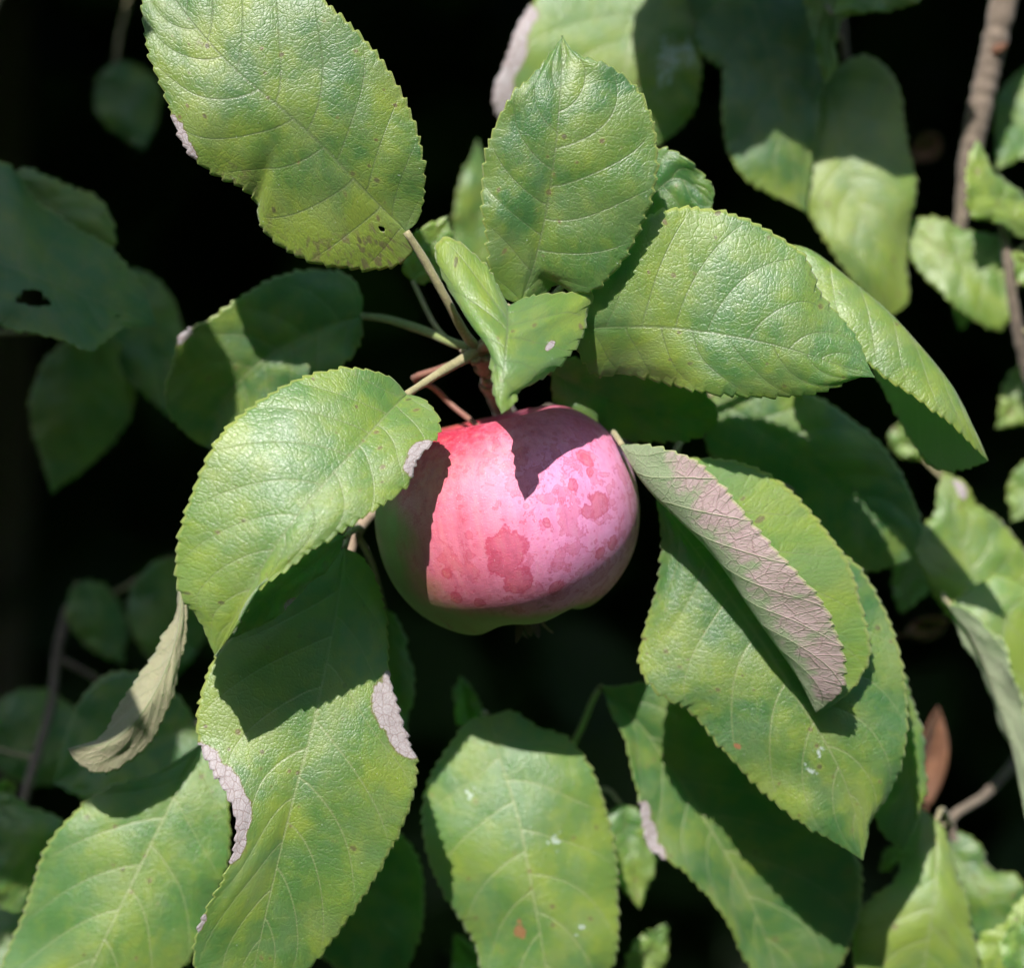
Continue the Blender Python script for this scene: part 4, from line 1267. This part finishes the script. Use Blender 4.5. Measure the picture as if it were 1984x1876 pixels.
leaf(s8, [(1840, 1172, 215), (1885, 1235, 205), (1925, 1330, 200), (1960, 1440, 200), (1990, 1590, 205)],
     [(1862, 1178, 200), (1905, 1212, 185), (1945, 1255, 178), (1960, 1310, 175), (1980, 1360, 178), (1992, 1450, 185)],
     [(1850, 1200, 222), (1880, 1262, 222), (1910, 1330, 220), (1942, 1400, 218), (1968, 1480, 215)],
     flip=True, ns=100, nh=10, nv=8, tone=0.9, gloss=0.5, label='narrow rolled leaf with woolly pale underside', stalk=[(1830, 1150, 280), (1900, 1140, 340), (1980, 1160, 388)], stalk_r=(4, 5, 6))
pleaf(s8, (1790, 1060, 330), (1745, 1190, 340), 40, dA=0, dB=-10, flip=True, tone=0.9, ns=60, nh=7, label='small pale underside of a blurred leaf', stalk=[(1850, 1040, 380), (1985, 1120, 395)], stalk_r=(4, 5, 6))
pleaf(s8, (1730, 830, 420), (1790, 890, 420), 26, dA=0, dB=-10, tone=0.8, yel=0.47, ns=50, nh=6, stalk=[(1800, 900, 430), (1990, 1080, 405)], stalk_r=(4, 5, 6))
pleaf(s8, (2040, 900, 400), (1960, 1010, 390), 50, dA=0, dB=-10, tone=0.5, yel=0.22, ns=60, nh=7, stalk=[(2060, 960, 420), (2020, 1020, 420)], stalk_r=(4, 5, 6))

# ================================================================== shoot, bottom right
s9 = shoot('leafy_shoot', (1830, 1600, 320), 'shoot in the bottom right corner with a broad yellow green leaf')
o9 = np.array(s9.location)
tube('stem', [(1990, 1450, 480), (1910, 1540, 400), (1840, 1600, 330), (1900, 1700, 350), (1980, 1800, 360)], (12, 11, 10, 10, 8), M_BARK, s9, n=30, seg=10, bumpy=0.06, origin=o9)
leaf(s9, [(1815, 1590, 240), (1815, 1680, 220), (1805, 1770, 210), (1792, 1870, 215), (1770, 1990, 235)],
     [(1780, 1570, 240), (1755, 1640, 235), (1735, 1705, 228), (1690, 1745, 225), (1660, 1785, 222), (1658, 1880, 225), (1690, 1960, 230)],
     [(1830, 1610, 240), (1856, 1700, 235), (1876, 1784, 230), (1896, 1851, 230), (1890, 1920, 232), (1830, 1980, 235)],
     ns=130, nh=13, nv=7, tone=0.65, yel=0.47, gloss=0.8, label='broad yellow green leaf in the bottom corner with ragged upper margin', stalk=[(1825, 1570, 280), (1842, 1598, 328)], stalk_r=(5, 6, 7))
leaf(s9, [(1830, 1625, 330), (1870, 1680, 320), (1910, 1740, 315), (1985, 1830, 320)],
     [(1835, 1680, 330), (1870, 1770, 325), (1900, 1822, 322), (1950, 1840, 320)],
     [(1862, 1616, 330), (1892, 1638, 328), (1925, 1690, 325), (1965, 1695, 322), (1990, 1760, 320)],
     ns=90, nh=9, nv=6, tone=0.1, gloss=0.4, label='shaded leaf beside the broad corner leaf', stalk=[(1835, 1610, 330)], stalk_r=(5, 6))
leaf(s9, [(2010, 1790, 250), (1970, 1820, 245), (1940, 1850, 245), (1905, 1920, 250)],
     [(1985, 1740, 250), (1945, 1795, 248), (1905, 1815, 246), (1890, 1870, 248)],
     [(2020, 1850, 255), (1990, 1900, 255), (1945, 1930, 254)],
     ns=90, nh=9, nv=6, tone=0.8, yel=0.42, gloss=0.6, label='small bright leaf tucked in the very corner', stalk=[(2020, 1800, 320), (1975, 1800, 360)], stalk_r=(5, 6, 7))
pleaf(s9, (1985, 1900, 200), (1972, 1770, 205), 40, dA=0, dB=-10, tone=0.9, yel=0.22, ns=60, nh=7, stalk=[(2010, 1920, 260), (1990, 1810, 360)], stalk_r=(4, 5, 6))
pleaf(s9, (1745, 1640, 280), (1705, 1690, 280), 14, dA=0, dB=-10, tone=0.8, yel=0.42, ns=50, nh=6, stalk=[(1790, 1600, 300), (1838, 1602, 330)], stalk_r=(3, 4, 5))

# ================================================================== shoot, left
s10 = shoot('leafy_shoot', (-60, 520, 300), 'blurred shoot at the left edge with one holed blue green leaf')
o10 = np.array(s10.location)
tube('stem', [(-160, 800, 420), (-90, 620, 340), (-50, 480, 290), (-40, 330, 330), (-60, 100, 420)], (14, 13, 12, 11, 9), M_BARK, s10, n=30, seg=10, bumpy=0.06, origin=o10)
leaf(s10, [(-60, 475, 190), (0, 508, 175), (60, 530, 165), (130, 558, 160), (210, 590, 165), (305, 632, 180)],
     [(-40, 360, 245), (0, 318, 248), (45, 362, 240), (75, 392, 235), (135, 432, 228), (205, 480, 212), (250, 525, 198), (285, 580, 186)],
     [(-40, 610, 130), (5, 628, 118), (70, 645, 110), (125, 660, 108), (172, 683, 112), (205, 655, 130), (235, 632, 150), (275, 632, 170)],
     ns=180, nh=20, nv=7, tone=0.55, yel=-0.3, gloss=0.5, wave=4, quilt=2.2, holes=[(0.42, 0.40, 27, 1.1), (0.81, 0.25, 11, 0.8)],
     label='blue green leaf with two insect holes', stalk=[(-80, 470, 240), (-55, 485, 292)], stalk_r=(6, 6, 7))
leaf(s10, [(20, 340, 260), (90, 390, 255), (150, 450, 255), (200, 520, 262)],
     [(50, 325, 262), (90, 345, 262), (140, 366, 262), (185, 380, 262), (215, 430, 262), (218, 480, 262)],
     [(20, 400, 262), (80, 480, 262), (150, 530, 262)],
     ns=90, nh=9, nv=6, tone=0.5, yel=0.37, gloss=0.3, label='green leaf behind the holed one', stalk=[(-10, 320, 290), (-42, 340, 328)], stalk_r=(5, 6, 7))
pleaf(s10, (240, 520, 420), (330, 810, 430), 75, dA=-10, dB=20, tone=0.3, stalk=[(120, 500, 400), (-60, 540, 305)], stalk_r=(5, 6, 7), label='dark blurred leaf below the holed one')
pleaf(s10, (200, 640, 400), (100, 960, 420), 95, dA=0, dB=30, tone=0.3, yel=0.22, stalk=[(100, 640, 400), (-100, 650, 350)], stalk_r=(5, 6, 7), label='blurred hanging leaf with a brownish tip')
pleaf(s10, (225, 120, 640), (280, 290, 640), 62, dA=0, dB=20, tone=0.4, yel=-0.1, stalk=[(232, 60, 680), (250, -60, 700), (100, -140, 640), (-58, 110, 418)], stalk_r=(5, 6, 7), label='faint blue green leaf alone in the dark gap')

# ================================================================== shoot, far left below
s11 = shoot('leafy_shoot', (60, 1500, 380), 'dim shoot low at the left edge with dark leaves and thin grey twigs')
o11 = np.array(s11.location)
tube('stem', [(130, 1180, 620), (112, 1260, 560), (98, 1370, 480), (60, 1500, 390), (20, 1640, 360), (-40, 1800, 360)], (9, 10, 10, 11, 12, 12), M_BARK, s11, n=30, seg=10, bumpy=0.06, origin=o11)
tube('side_twig', [(108, 1272, 552), (160, 1300, 540), (222, 1338, 540), (280, 1400, 560)], (8, 7, 6, 4), M_BARK, s11, n=20, seg=8, bumpy=0.06, origin=o11)
leaf(s11, [(-20, 1560, 250), (30, 1600, 240), (50, 1660, 240), (40, 1770, 255)],
     [(-40, 1620, 250), (-30, 1700, 250), (5, 1760, 255)],
     [(10, 1540, 250), (60, 1565, 250), (118, 1595, 250), (85, 1655, 250), (58, 1720, 252)],
     ns=90, nh=9, nv=6, tone=0.3, gloss=0.4, label='blue green shaded leaf at the left edge', stalk=[(-10, 1545, 300), (40, 1560, 378)], stalk_r=(5, 6, 7))
pleaf(s11, (-30, 1560, 300), (32, 1520, 290), 26, dA=0, dB=-20, tone=0.7, yel=0.5, ns=50, nh=6, stalk=[(-20, 1600, 340), (30, 1600, 370)], stalk_r=(4, 5, 6))
pleaf(s11, (-20, 1380, 460), (200, 1500, 470), 90, dA=0, dB=30, tone=0.15, stalk=[(-20, 1440, 440), (70, 1470, 405)], stalk_r=(4, 5, 6))
pleaf(s11, (-10, 1900, 300), (80, 1720, 330), 80, dA=0, dB=20, tone=0.2, stalk=[(-10, 1850, 330), (-20, 1740, 362)], stalk_r=(4, 5, 6))
pleaf(s11, (150, 1130, 520), (240, 1290, 520), 50, dA=0, dB=20, tone=0.3, stalk=[(140, 1160, 580), (128, 1190, 612)], stalk_r=(4, 5, 6))
pleaf(s11, (330, 1080, 480), (330, 1330, 480), 80, dA=0, dB=20, tone=0.15, stalk=[(220, 1150, 560), (125, 1200, 605)], stalk_r=(4, 5, 6))

# ================================================================== dead leaves caught in the branches
def dead_leaf(at, ln, w, rot, label):
    root = empty('dead_leaf', W(*at))
    vs, fs = [], []
    ca, sa = math.cos(rot), math.sin(rot)
    n = 14
    for i in range(n):
        s = i / (n - 1)
        ww = w * math.sin(math.pi * min(1, 0.04 + s * 0.96)) ** 0.8
        for j in range(-3, 4):
            t = j / 3
            x, z = (s - 0.5) * ln, t * ww
            y = 18 * t * t * math.cos(s * 5) + 14 * math.sin(s * 4 + t) - 10 * abs(t)
            vs.append(((x * ca - z * sa) * PX, y * PX, (x * sa + z * ca) * PX))
    for i in range(n - 1):
        for j in range(6):
            a = i * 7 + j
            fs.append((a, a + 1, a + 8, a + 7))
    b = link('blade', mesh('blade', vs, fs, [M_DRY]), root)
    md = b.modifiers.new('thickness', 'SOLIDIFY')
    md.thickness = 0.0004
    v, f = tube_geo([np.array([ca * ln * -0.5, 0, sa * ln * -0.5]) * PX, np.array([ca * ln * -0.75, 20, sa * ln * -0.72]) * PX, np.array([ca * ln * -1.0, 50, sa * ln * -0.9]) * PX], [3 * PX, 3 * PX, 4 * PX], 7)
    link('petiole', mesh('petiole', v, f, [M_DRY]), root)
    tag(root, label, 'dead leaf')


dead_leaf((1805, 1465, 420), 210, 34, R_(84), 'reddish brown dead leaf hanging upright in the gap at the right')
dead_leaf((1800, 1215, 420), 90, 26, R_(20), 'small curled brown dead leaf between lit leaves at the right')
dead_leaf((1797, 285, 620), 70, 30, R_(50), 'orange brown dead leaf blurred in the dark gap near the branch')
